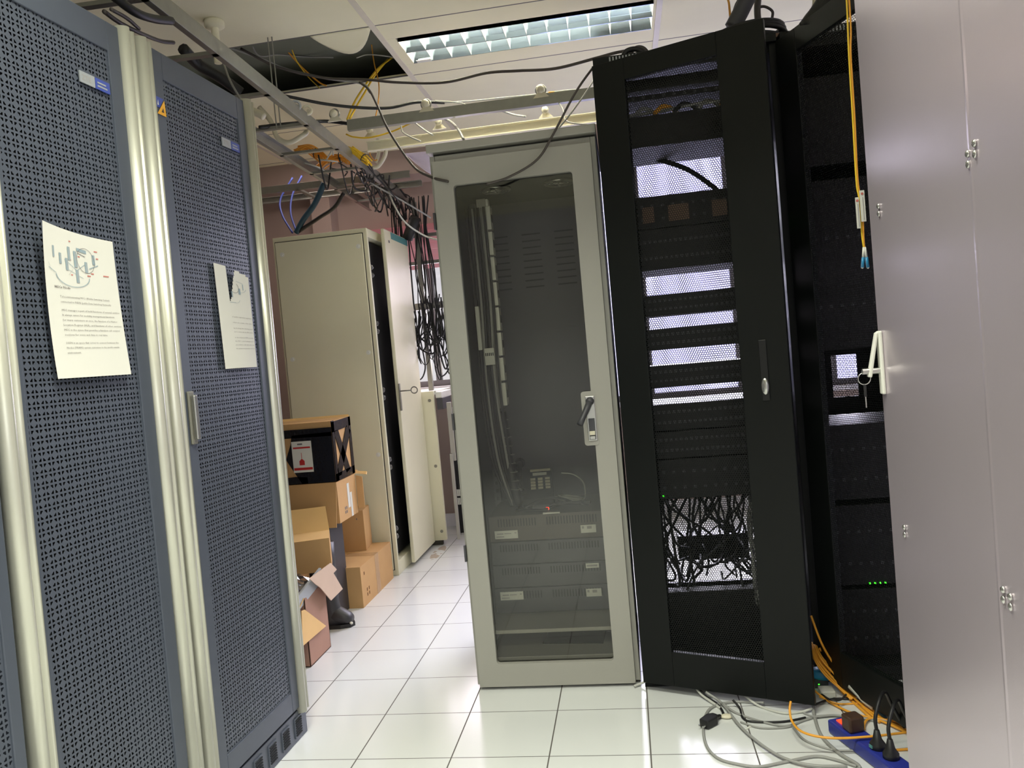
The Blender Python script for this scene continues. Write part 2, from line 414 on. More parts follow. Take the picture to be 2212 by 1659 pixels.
# sheet shaped and painted as a lavender glow above the glass-door cabinet
sh = MB(); g = []
for i in range(13):
    u = i/12
    top = at(870+78*u, 332-8*u, y=4.75); bt = at(884+66*u, 345+50*u**0.8-6, y=4.75-0.05*math.sin(PI*u))
    g.append([top.lerp(bt, j/4)+Vector((0, .03*math.sin(PI*j/4), 0)) for j in range(5)])
sh.grid(g)
o = sh.build('glow_sheet', M['lilac']); md = o.modifiers.new('s', 'SOLIDIFY'); md.thickness = 0.003
tag(centred(o), 'sheet painted as lavender glow behind top of the glass-door cabinet', 'sheet')

# ------------------------------------------------------------------ ceiling light
cl = thing('ceiling_light', (-0.34, 3.66, ZC), 'recessed fluorescent ceiling light with mirrored grid louvre, lit', 'ceiling light')
m = MB(); X0, X1, Y0, Y1 = -.607, .607, -.312, .317; AX0, AX1, AY0, AY1 = -.555, .585, -.115, .165
for a, b in (((X0, Y0), (X1, AY0-.04)), ((X0, AY1), (X1, Y1)), ((X0, AY0-.04), (AX0, AY1)), ((AX1, AY0-.04), (X1, AY1))):
    m.box((a[0], a[1], 0), (b[0], b[1], .012))
m.box((AX0, AY0-.04, .03), (AX1, AY0, .035), 1)
m.build('housing_panel', [M['ceil'], M['dark']], cl, .001)
m = MB()
m.quad((AX0, AY0, .09), (AX1, AY0, .09), (AX1, AY0, 0), (AX0, AY0, 0)); m.quad((AX0, AY1, 0), (AX1, AY1, 0), (AX1, AY1, .09), (AX0, AY1, .09))
m.quad((AX0, AY0, .09), (AX0, AY1, .09), (AX1, AY1, .09), (AX1, AY0, .09)); m.quad((AX0, AY0, 0), (AX0, AY1, 0), (AX0, AY1, .09), (AX0, AY0, .09))
m.quad((AX1, AY0, 0), (AX1, AY0, .09), (AX1, AY1, .09), (AX1, AY1, 0))
m.build('reflector', M['cream'], cl)
m = MB(); ym = (AY0+AY1)/2
m.prism([(AX0, ym-.022, .055), (AX0, ym+.022, .055), (AX0, ym+.012, .02), (AX0, ym+.003, 0), (AX0, ym-.003, 0), (AX0, ym-.012, .02)], (AX1-AX0, 0, 0))
m.prism([(AX0, AY0, 0), (AX0, AY0+.004, 0), (AX0, AY0+.014, .02), (AX0, AY0+.030, .055), (AX0, AY0, .055)], (AX1-AX0, 0, 0)); m.prism([(AX0, AY1, 0), (AX0, AY1, .055), (AX0, AY1-.030, .055), (AX0, AY1-.014, .02), (AX0, AY1-.004, 0)], (AX1-AX0, 0, 0))
m.build('centre_blade', M['louvre'], cl)
for k in range(13):
    x = AX0+(AX1-AX0)*k/12
    b = MB()
    for ya, yb in ((AY0, ym), (ym, AY1)):
        b.prism([(x-.005, ya, .045), (x+.005, ya, .045), (x+.001, ya, .002), (x-.001, ya, .002)], (0, yb-ya, 0))
    b.build('louvre_blade', M['blade'], cl)
for y in (AY0+.07, AY1-.07): MB().cyl((AX0+.01, y, .073), (AX1-.01, y, .073), .013, 12).build('tube', M['tube'], cl)
MB().box((AX0+.02, AY1-.035, -.002), (AX0+.09, AY1-.002, 0)).build('sticker', M['white'], cl)

# ------------------------------------------------------------------ blue-grey racks on the left
LR = (-1.177, 1.93, 0); LRZ = -math.atan(0.04)
def sh_(x, y, z): return (x, y+.016*(z-2.1), z)
def blue_rack(s0, w, label, trims, handle, pad=0.0):
    r = thing('server_rack', LR, label, 'server rack', LRZ, 'blue-grey perforated racks along the left')
    zt = 2.105; B = M['blue']
    m = MB(); m.box((-.85, s0+.002, .1), (-.835, s0+w-.002, zt)); m.box((-.85, s0+.002, .1), (-.03, s0+.014, zt)); m.box((-.85, s0+w-.014, .1), (-.03, s0+w-.002, zt))
    m.box((-.85, s0+.002, zt-.012), (-.03, s0+w-.002, zt)); m.box((-.85, s0+.002, .1), (-.03, s0+w-.002, .112))
    m.build('body', M['blue'], r, fn=sh_)
    MB().box((-.20, s0+.02, .12), (-.19, s0+w-.02, zt-.02)).build('inner_panel', M['dark'], r, fn=sh_)
    lo = s0+(.062 if trims[0] else .004); hi = s0+w-(.062 if trims[1] else .004)
    a, b = lo+(.045 if handle else .012), hi-(.045 if trims[1] else .028)
    m = MB()
    m.box((-.022, lo, .108), (0, a, zt-.004)); m.box((-.022, b, .108), (0, hi, zt-.004))
    m.box((-.022, a, .108), (0, b, .172)); m.box((-.022, a, 2.028), (0, b, zt-.004))
    d = m.build('door', B, r, .002, sh_)
    MB().quad((-.004, a, .172), (-.004, b, .172), (-.004, b, 2.028), (-.004, a, 2.028)).build('perforated_sheet', M['bluep'], d, fn=sh_)
    for t, y0 in ((trims[0], s0+.004), (trims[1], s0+w-.060)):
        if not t: continue
        n = 10; W_ = .056 if pad == 0 else .056
        prof = [(-.03, y0)]+[(-.004+.020*math.sin(PI*k/n)**0.6, y0+.036*k/n) for k in range(n+1)]+[(-.006, y0+.038), (-.006, y0+.043), (.006, y0+.045), (.008, y0+.051), (.002, y0+W_), (-.03, y0+W_)]
        MB().prism([(p[0], p[1], .085) for p in prof], (0, 0, zt+.004-.085), smooth=True).build('edge_trim', M['alu'], r, fn=sh_)
    m = MB().box((-.83, s0+.004, 0), (-.008, s0+w-.004, .096)); p = m.build('plinth', B, r, .002, sh_)
    k = 0; y = s0+w-.095
    while y > s0+.03:
        q = MB().box((-.008, y, .016), (-.0045, y+.052, .080))
        for i in range(7): q.box((-.0045, y+.006, .022+i*.008), (-.002, y+.046, .0255+i*.008), 1)
        q.build('vent_grille', [M['blue'], M['dark']], p, fn=sh_); y -= .088
    # badge: silver plate and blue plate
    by = b-.112 if handle != 'far' else b-.112
    q = MB().box((-.001, by, 1.918), (.002, by+.050, 1.944))
    text_into(q, 'ZTE', .017, (.0025, by+.006, 1.925), (0, 1, 0), (0, 0, 1), True, 1)
    q.build('badge', [M['badgew'], M['ink']], d, fn=sh_)['label'] = 'small silver name badge'
    q = MB().box((-.001, by+.052, 1.918), (.002, by+.102, 1.944)); q.box((.002, by+.058, 1.932), (.0026, by+.088, 1.936), 1); q.box((.002, by+.058, 1.924), (.0026, by+.092, 1.928), 1)
    q.build('badge', [M['badgeb'], M['badgew']], d, fn=sh_)['label'] = 'small blue badge'
    if handle:
        hz, hy = 1.10, lo+.012
        q = MB(); q.box((0, hy, hz-.062), (.008, hy+.026, hz+.082)); h = q.build('handle', M['alud'], d, .003, sh_)
        q = MB(); q.box((.008, hy+.006, hz-.050), (.022, hy+.020, hz+.072)); q.build('grip', M['steel'], h, .004, sh_)
    return r, d, lo, hi
R1, D1, lo1, hi1 = blue_rack(0.0, .605, 'blue-grey rack with torn notice, triangle sticker and long handle, at far end', (1, 1), 'near')
R2, D2, lo2, hi2 = blue_rack(-.548, .543, 'blue-grey perforated rack with a large whole printed sheet taped on', (1, 1), None)
R3, D3, lo3, hi3 = blue_rack(-1.155, .600, 'blue-grey rack nearest the camera, only its edge showing at left', (1, 0), None)
def W_(r, x, y, z): return r.matrix_world @ Vector((x, y, z))
q = MB().prism([(.001, .066, 1.926), (.001, .104, 1.926), (.001, .100, 1.968)], (.001, 0, 0)); q.prism([(.0021, .083, 1.934), (.0021, .094, 1.934), (.0021, .092, 1.946)], (.0004, 0, 0), 1)
o = q.build('warning_sticker', [M['amber'], M['brown']], D1, fn=sh_); o['label'] = 'amber triangle warning sticker'
q = MB().prism([(.001, .064, 1.944), (.001, .078, 1.944), (.001, .098, 1.972), (.001, .064, 1.972)], (.0006, 0, 0)); q.prism([(.0017, .068, 1.950), (.0017, .074, 1.950), (.0017, .072, 1.964)], (.0004, 0, 0), 1)
o = q.build('warning_sticker', [M['badgeb'], M['white']], D1, fn=sh_); o['label'] = 'blue backing sticker'
# --- printed sheets
def notice(name, poly_fn, disp, s0, s1, z0, z1, lines, label, ns=22, nz=26, keep=None, draw=None):
    rt = thing(name, LR, label, 'paper notice', LRZ)
    P = lambda u, v: (disp(u, v), s0+(s1-s0)*u+poly_fn(u, v)[0], z0+(z1-z0)*v+poly_fn(u, v)[1])
    m = MB()
    for i in range(ns):
        for j in range(nz):
            if keep and not keep((i+.5)/ns, (j+.5)/nz): continue
            m.add([P(i/ns, j/nz), P((i+1)/ns, j/nz), P((i+1)/ns, (j+1)/nz), P(i/ns, (j+1)/nz)], [(0, 1, 2, 3)], 0, True)
    m.build('sheet', M['paper'], rt, fn=sh_)
    t = MB(); Q = lambda u, v, e=.0008: (lambda p: (p[0]+e, p[1], p[2]))(P(u, v))
    for u, v, wd, hgt, s, bold in lines:
        vs, fs = text_mesh(s, 1.0, bold); mxx = max(q[0] for q in vs)
        t.add([Q(u+wd*q[0]/mxx, v+hgt*q[1]) for q in vs], fs, 0)
    t.build('printed_text', M['inkt'], rt, fn=sh_)
    d = MB()
    def rect(u, v, a, b, mi, sk=0):
        d.add([Q(u, v), Q(u+a, v+sk*a), Q(u+a, v+b+sk*a), Q(u, v+b)], [(0, 1, 2, 3)], mi)
    def line(u0, v0, u1, v1, th, mi):
        n = 6
        for k in range(n):
            a = k/n; b = (k+1)/n
            ua, va, ub, vb = u0+(u1-u0)*a, v0+(v1-v0)*a, u0+(u1-u0)*b, v0+(v1-v0)*b
            d.add([Q(ua, va-th), Q(ub, vb-th), Q(ub, vb+th), Q(ua, va+th)], [(0, 1, 2, 3)], mi)
    def ring(cu, cv, ru, rv, th, mi, a0=0, a1=2*PI):
        n = 28
        for k in range(n):
            a = a0+(a1-a0)*k/n; b = a0+(a1-a0)*(k+1)/n
            pt = lambda an, rr: Q(cu+ru*rr*math.cos(an), cv+rv*rr*math.sin(an), .0010)
            d.add([pt(a, 1), pt(b, 1), pt(b, 1+th), pt(a, 1+th)], [(0, 1, 2, 3)], mi)
    draw(rect, line, ring)
    d.build('printed_diagram', [M['inkb'], M['inkd'], M['inkr'], M['ink']], rt, fn=sh_)
    return rt
TXT = ['Telecommunicating MSCs (Mobile Switching Center)', 'connected to PSDN (public Data Switching Network)', '',
       'MSC manages a part of hold functions of several entities.', 'It always caters for mobility management functions,', 'for many customers at once, the function of a Visitor',
       'Location Register (VLR), and functions of other services.', 'MSC is the space that provides a function call control', 'sessions for voice and data in real time.', '',
       'SGSN is an space that serves to connect between the', 'Nodes (TRAMS) system customers to the world outside', 'environment.']
ln = [(.10, .605, .20, .020, 'MSCs Node', True)]
v = .545
for s in TXT:
    if s == '': v -= .022; continue
    ln.append((.155, v, .80*len(s)/56, .0185, s, False)); v -= .0335
def dr1(rect, line, ring):
    for u, vv, a, b in ((.11, .80, .022, .07), (.19, .765, .03, .07), (.27, .73, .035, .08), (.31, .80, .035, .09), (.39, .76, .045, .11), (.40, .655, .04, .09), (.54, .735, .04, .075), (.66, .80, .04, .07)):
        rect(u, vv, a, b, 0); rect(u+a*.55, vv, a*.2, b, 3)
    rect(.44, .875, .14, .022, 0, -.05)
    for k in range(5): line(.455+.026*k, .80, .46+.026*k, .87, .0012, 0)
    line(.45, .862, .56, .845, .0022, 1); line(.26, .80, .42, .74, .002, 0); line(.42, .74, .54, .79, .002, 0); line(.31, .735, .50, .69, .0014, 0)
    line(.60, .765, .74, .80, .003, 0); line(.30, .70, .36, .74, .0012, 3)
    ring(.56, .818, .125, .085, .035, 1)
    ring(.36, .70, .22, .075, .05, 0, PI*1.02, PI*1.98); line(.05, .73, .14, .70, .002, 0); line(.05, .76, .08, .71, .002, 0)
    for u, vv, a in ((.34, .925, .025), (.70, .895, .05), (.72, .845, .035), (.45, .835, .03), (.33, .80, .02), (.33, .70, .025), (.56, .71, .05), (.62, .73, .04), (.80, .725, .08)): rect(u, vv, a, .007, 2)
notice('printed_notice', lambda u, v: (-.015*(1-v)*(u-.6)+.012*(1-v), 0.0+(.012*(1-u)**3 if v > .5 else 0)*(v-.5)*2-.012*(u > .75)*0),
       lambda u, v: .003+.022*(1-u)**2.2*v**2+.012*(1-v)**2*(.4+.6*u)+.002*math.sin(5*u),
       -.412, -.166, 1.238, 1.556, ln, 'whole printed sheet with network diagram taped to perforated rack door', draw=dr1)
TX2 = ['of mobile registration must have', '', 'of there are a number of base station', '', 'has the (long) time switching system', 'can be connect with the ISDN number', '', 'or the telephone ISDN or mobile', 'the MSC control management is', 'area which could call in this case', 'the system (no particular services)']
ln2 = []; v = .50
for s in TX2:
    if s == '': v -= .02; continue
    ln2.append((.34, v, .62, .016, s, False)); v -= .036
def tear(u, v):
    if v > .66:
        t = (v-.66)/.34; c = .36+.07*t; hw = .02+.11*t
        if abs(u-c-.05*t) < hw: return False
    if u > .5 and v > 1-.06*(u-.5)*2: return False
    return True
def dr2(rect, line, ring):
    for u, vv, a, b in ((.64, .74, .06, .06), (.78, .79, .025, .06), (.42, .70, .03, .06)): rect(u, vv, a, b, 0)
    ring(.52, .80, .13, .05, .06, 1, -PI*.75, PI*.3); ring(.66, .80, .20, .04, .05, 0, -PI*.5, 0)
    line(.34, .648, .52, .65, .002, 0); ring(.52, .68, .12, .03, .06, 0, -PI/2, 0)
    line(.60, .87, .80, .855, .0015, 0)
notice('printed_notice', lambda u, v: (.010*(1-v), -.012*u*v), lambda u, v: .003+.008*u*u*v+.010*(u-.28)**2*(1-v)+.010*math.sin(PI*u)*(1-v),
       .268, .448, 1.236, 1.548, ln2, 'ripped printed sheet, split from its top edge, on farthest left rack', keep=tear, ns=40, nz=50, draw=dr2)

# ------------------------------------------------------------------ beige glass-door cabinet
BX0, BX1, BY, BD = -.631, -.041, 2.80, .62; BW = BX1-BX0
b1 = thing('network_cabinet', ((BX0+BX1)/2, BY, 0), 'tall beige network cabinet with smoked glass door and swung-out lever handle', 'cabinet')
hw = BW/2; m = MB(); ZT = 1.93
m.box((-hw, 0, .012), (-hw+.018, BD, ZT)); m.box((hw-.018, 0, .012), (hw, BD, ZT)); m.box((-hw+.018, BD-.012, .012), (hw-.018, BD, ZT))
m.box((-hw+.018, 0, 1.865), (hw-.018, .03, ZT)); m.box((-hw+.018, 0, .012), (hw-.018, .03, .075)); m.box((-hw+.018, .03, ZT-.012), (hw-.018, BD-.012, ZT)); m.box((-hw+.018, .03, .012), (hw-.018, BD-.012, .03))
m.build('body', M['beige'], b1, .002)
MB().box((-hw+.01, .02, 1.93), (hw-.01, BD-.02, 1.938)).build('cap_shadow_gap', M['beiged'], b1)  # dark strip painted for the shadow gap under the cap
MB().box((-hw-.006, -.022, 1.938), (hw+.004, BD, 1.968)).build('top_cap', M['beige'], b1, .003)
MB().box((-hw+.01, .015, 0), (hw-.01, BD-.01, .012)).build('base', M['beiged'], b1)
m = MB(); m.box((-hw+.018, BD-.02, .05), (hw-.018, BD-.014, 1.91)); m.box((-hw+.02, BD-.026, 1.24), (hw-.02, BD-.02, 1.30)); 
for c in range(3):
    for k in range(9): m.box((-.20+c*.14, BD-.023, 1.48+k*.028), (-.12+c*.14, BD-.0195, 1.486+k*.028), 1)
m.build('back_panel', [M['gearg'], M['dark']], b1)
MB().box((-hw+.02, .05, .06), (-hw+.024, BD-.03, 1.9)).build('side_lining', M['gearg'], b1)
MB().box((-hw+.02, .03, 1.845), (hw-.02, BD-.03, 1.852)).build('fan_plate', M['gearg'], b1)
for fx in (-.10, .14):
    f = MB(); f.torus((fx, .24, 1.836), .052, .007, k=6); f.torus((fx, .24, 1.834), .036, .003, k=5); f.torus((fx, .24, 1.834), .020, .003, k=5); f.cyl((fx, .24, 1.832), (fx, .24, 1.846), .014)
    f.box((fx-.055, .237, 1.831), (fx+.055, .243, 1.835)); f.box((fx-.003, .185, 1.831), (fx+.003, .295, 1.835)); f.build('fan', M['steel'], b1)
for sx in (-.245, .245):
    for yy in (.10, .50):
        q = MB().box((sx-.014, yy-.012, .06), (sx+.014, yy+.012, 1.84))
        for k in range(52): q.box((sx-.005, yy-.0135, .10+k*.033), (sx+.005, yy-.0115, .114+k*.033), 1)
        q.build('mounting_rail', [M['gearg'], M['dark']], b1)
for nm, z in (('lower_shelf', .185), ('floor_shelf', .085)):
    MB().box((-.25, .03, z), (.25, BD-.03, z+.014)).build(nm, M['beige'], b1, .002)
# door, hinged left; window 0.42 x 1.72
dx0, dx1, dz0, dz1 = -hw+.012, hw-.018, .012, 1.905; gx0, gx1, gz0, gz1 = -.213, .207, .095, 1.815; dy0, dy1 = -.024, -.002
def rrect(x0, x1, z0, z1, r, n=6):
    pts = []
    for cx, cz, a in ((x1-r, z0+r, -PI/2), (x1-r, z1-r, 0), (x0+r, z1-r, PI/2), (x0+r, z0+r, PI)):
        for k in range(n+1): pts.append((cx+r*math.cos(a+PI/2*k/n), cz+r*math.sin(a+PI/2*k/n)))
    return pts
inn = rrect(gx0, gx1, gz0, gz1, .012); out = rrect(dx0, dx1, dz0, dz1, .003); n = len(inn)
m = MB(); vs = [(p[0], dy0, p[1]) for p in out]+[(p[0], dy0, p[1]) for p in inn]+[(p[0], dy1, p[1]) for p in out]+[(p[0], dy1, p[1]) for p in inn]; fs = []
for i in range(n):
    j = (i+1) % n; fs += [(i, j, n+j, n+i), (2*n+j, 2*n+i, 3*n+i, 3*n+j), (j, i, 2*n+i, 2*n+j), (n+i, n+j, 3*n+j, 3*n+i)]
m.add(vs, fs); dr = m.build('door', M['beige'], b1)
m = MB(); m.add([(p[0], dy1-.004, p[1]) for p in inn], [tuple(range(n))]); m.build('glass_pane', M['tglass'], dr)
m = MB()
for a, b in (((dx0+.004, dz0+.004), (dx1-.004, gz0-.01)), ((dx0+.004, gz1+.01), (dx1-.004, dz1-.004)), ((dx0+.004, gz0), (gx0-.012, gz1)), ((gx1+.012, gz0), (dx1-.004, gz1))): m.box((a[0], dy1, a[1]), (b[0], 0, b[1]))
m.build('door_gasket', M['beiged'], dr)
hx, hz = gx1-.008, .957
MB().add([(p[0], dy0-.003, p[1]) for p in rrect(hx-.028, hx+.022, hz-.095, hz+.095, .01)], [tuple(range(28))]).build('handle_surround', M['beige'], dr).modifiers.new('s', 'SOLIDIFY').thickness = .004
hn = MB(); hn.box((hx-.014, dy0-.007, hz-.078), (hx+.018, dy0-.003, hz+.078)); hn = hn.build('handle', M['steel'], dr, .002)
MB().box((hx-.009, dy0-.009, hz-.074), (hx+.013, dy0-.006, hz-.0)).build('recess', M['gearg'], hn)
MB().box((hx-.008, dy0-.013, hz-.058), (hx+.011, dy0-.008, hz-.044)).build('latch', M['nylon'], hn, .001)
MB().box((hx-.008, dy0-.013, hz-.072), (hx+.011, dy0-.008, hz-.062)).build('latch', M['steel'], hn, .001)
q = MB(); q.tube([(hx+.002, dy0-.010, hz+.060), (hx-.010, dy0-.028, hz+.035), (hx-.026, dy0-.046, hz+.005), (hx-.036, dy0-.058, hz-.014)], [.012, .011, .010, .011], 10); q.ball((hx+.002, dy0-.008, hz+.060), .015)
q.build('lever', M['gearg'], hn)
for z in (.50, .98, 1.70): MB().box((-hw-.004, -.012, z-.03), (-hw+.004, .006, z+.03)).build('hinge', M['gearg'], dr, .001)
# contents: vertical socket strip
pdu = thing('power_distribution_strip', (-.503, 3.10, .995), 'vertical grey socket strip with white outlets inside glass-door cabinet', 'socket strip')
MB().box((-.022, -.02, 0), (.014, .03, .822)).build('casing', M['beige'], pdu, .002)
for k in range(8):
    z = .815-.095*(k+1)-.0 if k else .735
    z = .70-.0985*k if k else .70
    q = MB().box((.014, -.022, z), (.030, .026, z+.090)).box((.030, -.012, z+.030), (.0315, .016, z+.060), 1); q.build('outlet', [M['white'], M['inkd']], pdu, .004)
MB().box((.014, -.018, .792), (.024, .022, .820)).build('outlet_cover', M['white'], pdu, .002)
# drop of bundled cables beside the strip
q = MB()
for k in range(7):
    x = -.565+.012*k; q.tube(smooth_path([(x, 3.05+.01*(k % 3), 1.78), (x+.004, 3.06, 1.4), (x-.004*(k % 2), 3.05, 1.1), (x+.01, 3.08, .8), (-.50+.004*k, 3.12, .60)]), .0055, 6, k % 3 == 2)
q.tube(smooth_path([(-.50, 3.09, .98), (-.495, 3.10, .85), (-.485, 3.10, .72), (-.47, 3.12, .60)]), .018, 10)
for k in range(9): q.torus((-.497+.003*k, 3.10, .95-.035*k), .019, .0015, (0.1, 0, 1), 12, 5, 1)
tag(centred(q.build('cable_bundle', [M['blk'], M['gcable']])), 'bundle of dark cables running down left inside of glass-door cabinet', 'cable bundle', kind='stuff')
o = MB().box((-.56, 3.035, 1.23), (-.545, 3.06, 1.40)).build('cable_duct', M['white'], None, .002); tag(centred(o), 'short white cable duct piece on the left rail behind smoked glass', 'cable duct')
q = MB().box((-.535, 3.02, 1.17), (-.497, 3.05, 1.235))
for k in range(5): q.box((-.532+.007*k, 3.0185, 1.205), (-.528+.007*k, 3.02, 1.217), 1)
tag(centred(q.build('terminal_block', [M['white'], M['dark']], None, .002)), 'small white terminal block below the white duct behind smoked glass', 'terminal block')
# rack units in it
def unit(x0, x1, y0, y1, z0, z1, label, mtl, vent, labels, group=None, cols=((.08, .42), (.5, .94))):
    r = thing('rack_unit', ((x0+x1)/2, y0, z0), label, 'rack equipment', 0, group); hw = (x1-x0)/2; h = z1-z0
    MB().box((-hw, 0, 0), (hw, y1-y0, h)).build('casing', mtl, r, .002)
    v = MB(); nrow = max(1, int(h*vent/.05)) if vent else 0
    if vent:
        for a, b in cols:
            xx = -hw+2*hw*a
            while xx < -hw+2*hw*b: v.box((xx, -.0012, h*.58), (xx+.004, .0005, h*.88)); xx += .011
        v.build('vent_slots', M['dark'], r)
    for lx, lz, lw, lh, txt in labels:
        q = MB().box((lx, -.0016, lz), (lx+lw, 0, lz+lh))
        for k, (a, b, c, d_) in enumerate(txt): q.box((lx+lw*a, -.002, lz+lh*b), (lx+lw*(a+c), -.0016, lz+lh*(b+d_)), 1)
        q.build('label_sticker', [M['white'], M['ink']], r)
    return r
L1 = [(.10, .55, .28, .14), (.42, .58, .30, .10), (.86, .62, .08, .12), (.06, .20, .34, .12)]; L2 = [(.08, .55, .14, .30), (.42, .50, .3, .34)]; L3 = [(.08, .3, .8, .4)]
unit(-.575, -.125, 3.0, 3.35, .485, .585, 'brown-grey vented rack unit, topmost under the telephone', M['brownunit'], 1, [(-.205, .012, .090, .031, L1), (.128, .018, .058, .030, L2)])
unit(-.575, -.125, 3.0, 3.35, .395, .482, 'grey vented rack unit second from top below the telephone', M['gearg'], 1, [])
unit(-.575, -.125, 3.0, 3.35, .305, .392, 'grey vented rack unit with a narrow white label', M['gearg'], 1, [(.135, .062, .050, .018, L3)])
unit(-.575, -.125, 3.0, 3.35, .205, .302, 'grey vented rack unit, lowest one, above the pale shelf', M['gearg'], 1, [(-.205, .052, .090, .032, L1), (.128, .052, .058, .030, L2)])
# telephone
ph = thing('telephone', (-.40, 3.13, .587), 'black desk telephone with beige keys behind smoked glass', 'telephone', .1)
tilt = Matrix.Rotation(.9, 4, 'X')
MB().prism([(-.075, 0, 0), (-.075, .16, 0), (-.075, .16, .13), (-.075, .02, .03)], (.15, 0, 0)).build('body', M['blk'], ph, .004)
def keyp(x, t, w_, h_):  # point on the sloping face
    a = Vector((x, .02, .03)).lerp(Vector((x, .16, .13)), t); b = Vector((x, .02, .03)).lerp(Vector((x, .16, .13)), t+h_); nn = Vector((0, -.58, .81))*.003
    return MB().add([a+nn, a+nn+Vector((w_, 0, 0)), b+nn+Vector((w_, 0, 0)), b+nn, a-nn, a-nn+Vector((w_, 0, 0)), b-nn+Vector((w_, 0, 0)), b-nn], [(0, 1, 2, 3), (4, 7, 6, 5), (0, 4, 5, 1), (1, 5, 6, 2), (2, 6, 7, 3), (3, 7, 4, 0)])
for c in range(3):
    for r_ in range(4): keyp(-.018+.030*c, .30+.10*r_, .020, .065).build('key', M['nylon'], ph)
keyp(-.018, .90, .085, .06).build('name_strip', M['nylon'], ph); keyp(-.008, .76, .058, .08).build('name_strip', M['white'], ph)
q = MB().tube(smooth_path([(-.058, .01, .06), (-.062, .06, .10), (-.062, .12, .145), (-.058, .17, .16)]), [.022, .022, .013, .013, .013, .013, .013, .013, .013, .013, .013, .013, .013, .013, .013, .013, .013, .013, .013, .013, .013, .013, .013, .022, .022][:25], 12)
q.build('handset', M['gloss'], ph)
q = MB()
for k in range(5): q.torus((-.265, 3.20, .592+.0035*k), .048+.003*(k % 3), .0028, (0.05*k, .1, 1), 32, 6)
q.tube(smooth_path([(-.30, 3.24, .70), (-.25, 3.24, .69), (-.21, 3.2, .66), (-.205, 3.15, .61), (-.23, 3.12, .597)]), .0028, 6)
tag(centred(q.build('cable_coil', M['lcable'])), 'coiled pale cable lying beside the telephone behind glass', 'cable coil')
q = MB()
q.tube(smooth_path([(-.45, 3.1, .60), (-.38, 3.07, .595), (-.30, 3.08, .605), (-.22, 3.10, .600), (-.19, 3.09, .597)]), .007, 8)
q.tube(smooth_path([(-.44, 3.06, .60), (-.36, 3.10, .625), (-.30, 3.13, .615), (-.25, 3.11, .60)]), .005, 8)
q.tube(smooth_path([(-.47, 3.05, .597), (-.40, 3.03, .594), (-.36, 3.025, .594), (-.33, 3.06, .60), (-.29, 3.09, .60)]), .005, 8)
q.tube([(-.22, 3.105, .60), (-.185, 3.08, .60)], .010, 8)
tag(centred(q.build('tangled_cord', M['blk'])), 'tangled black cord in front of the telephone behind glass', 'cord')
o = MB().box((-.405, 3.04, .587), (-.34, 3.07, .607), 0).box((-.352, 3.036, .592), (-.340, 3.04, .602), 1).build('adapter_box', [M['gearg'], M['redled']], None, .002); tag(centred(o), 'small grey box with glowing red light before the telephone', 'adapter')
o = MB().box((-.36, 2.985, .5865), (-.295, 2.999, .5915)).build('label_strip', M['white']); tag(centred(o), 'thin white strip lying on front edge below the telephone', 'label strip')
q = MB().add([(-.40, 2.95, .101), (-.17, 2.93, .101), (-.16, 2.99, .125), (-.38, 3.03, .122), (-.30, 3.10, .101), (-.10, 3.06, .101)], [(0, 1, 2, 3), (3, 2, 5, 4)]); o = q.build('plastic_bag', M['gloss']); o.modifiers.new('s', 'SOLIDIFY').thickness = .003
tag(centred(o), 'crumpled black plastic on the cabinet floor behind glass', 'plastic sheet')

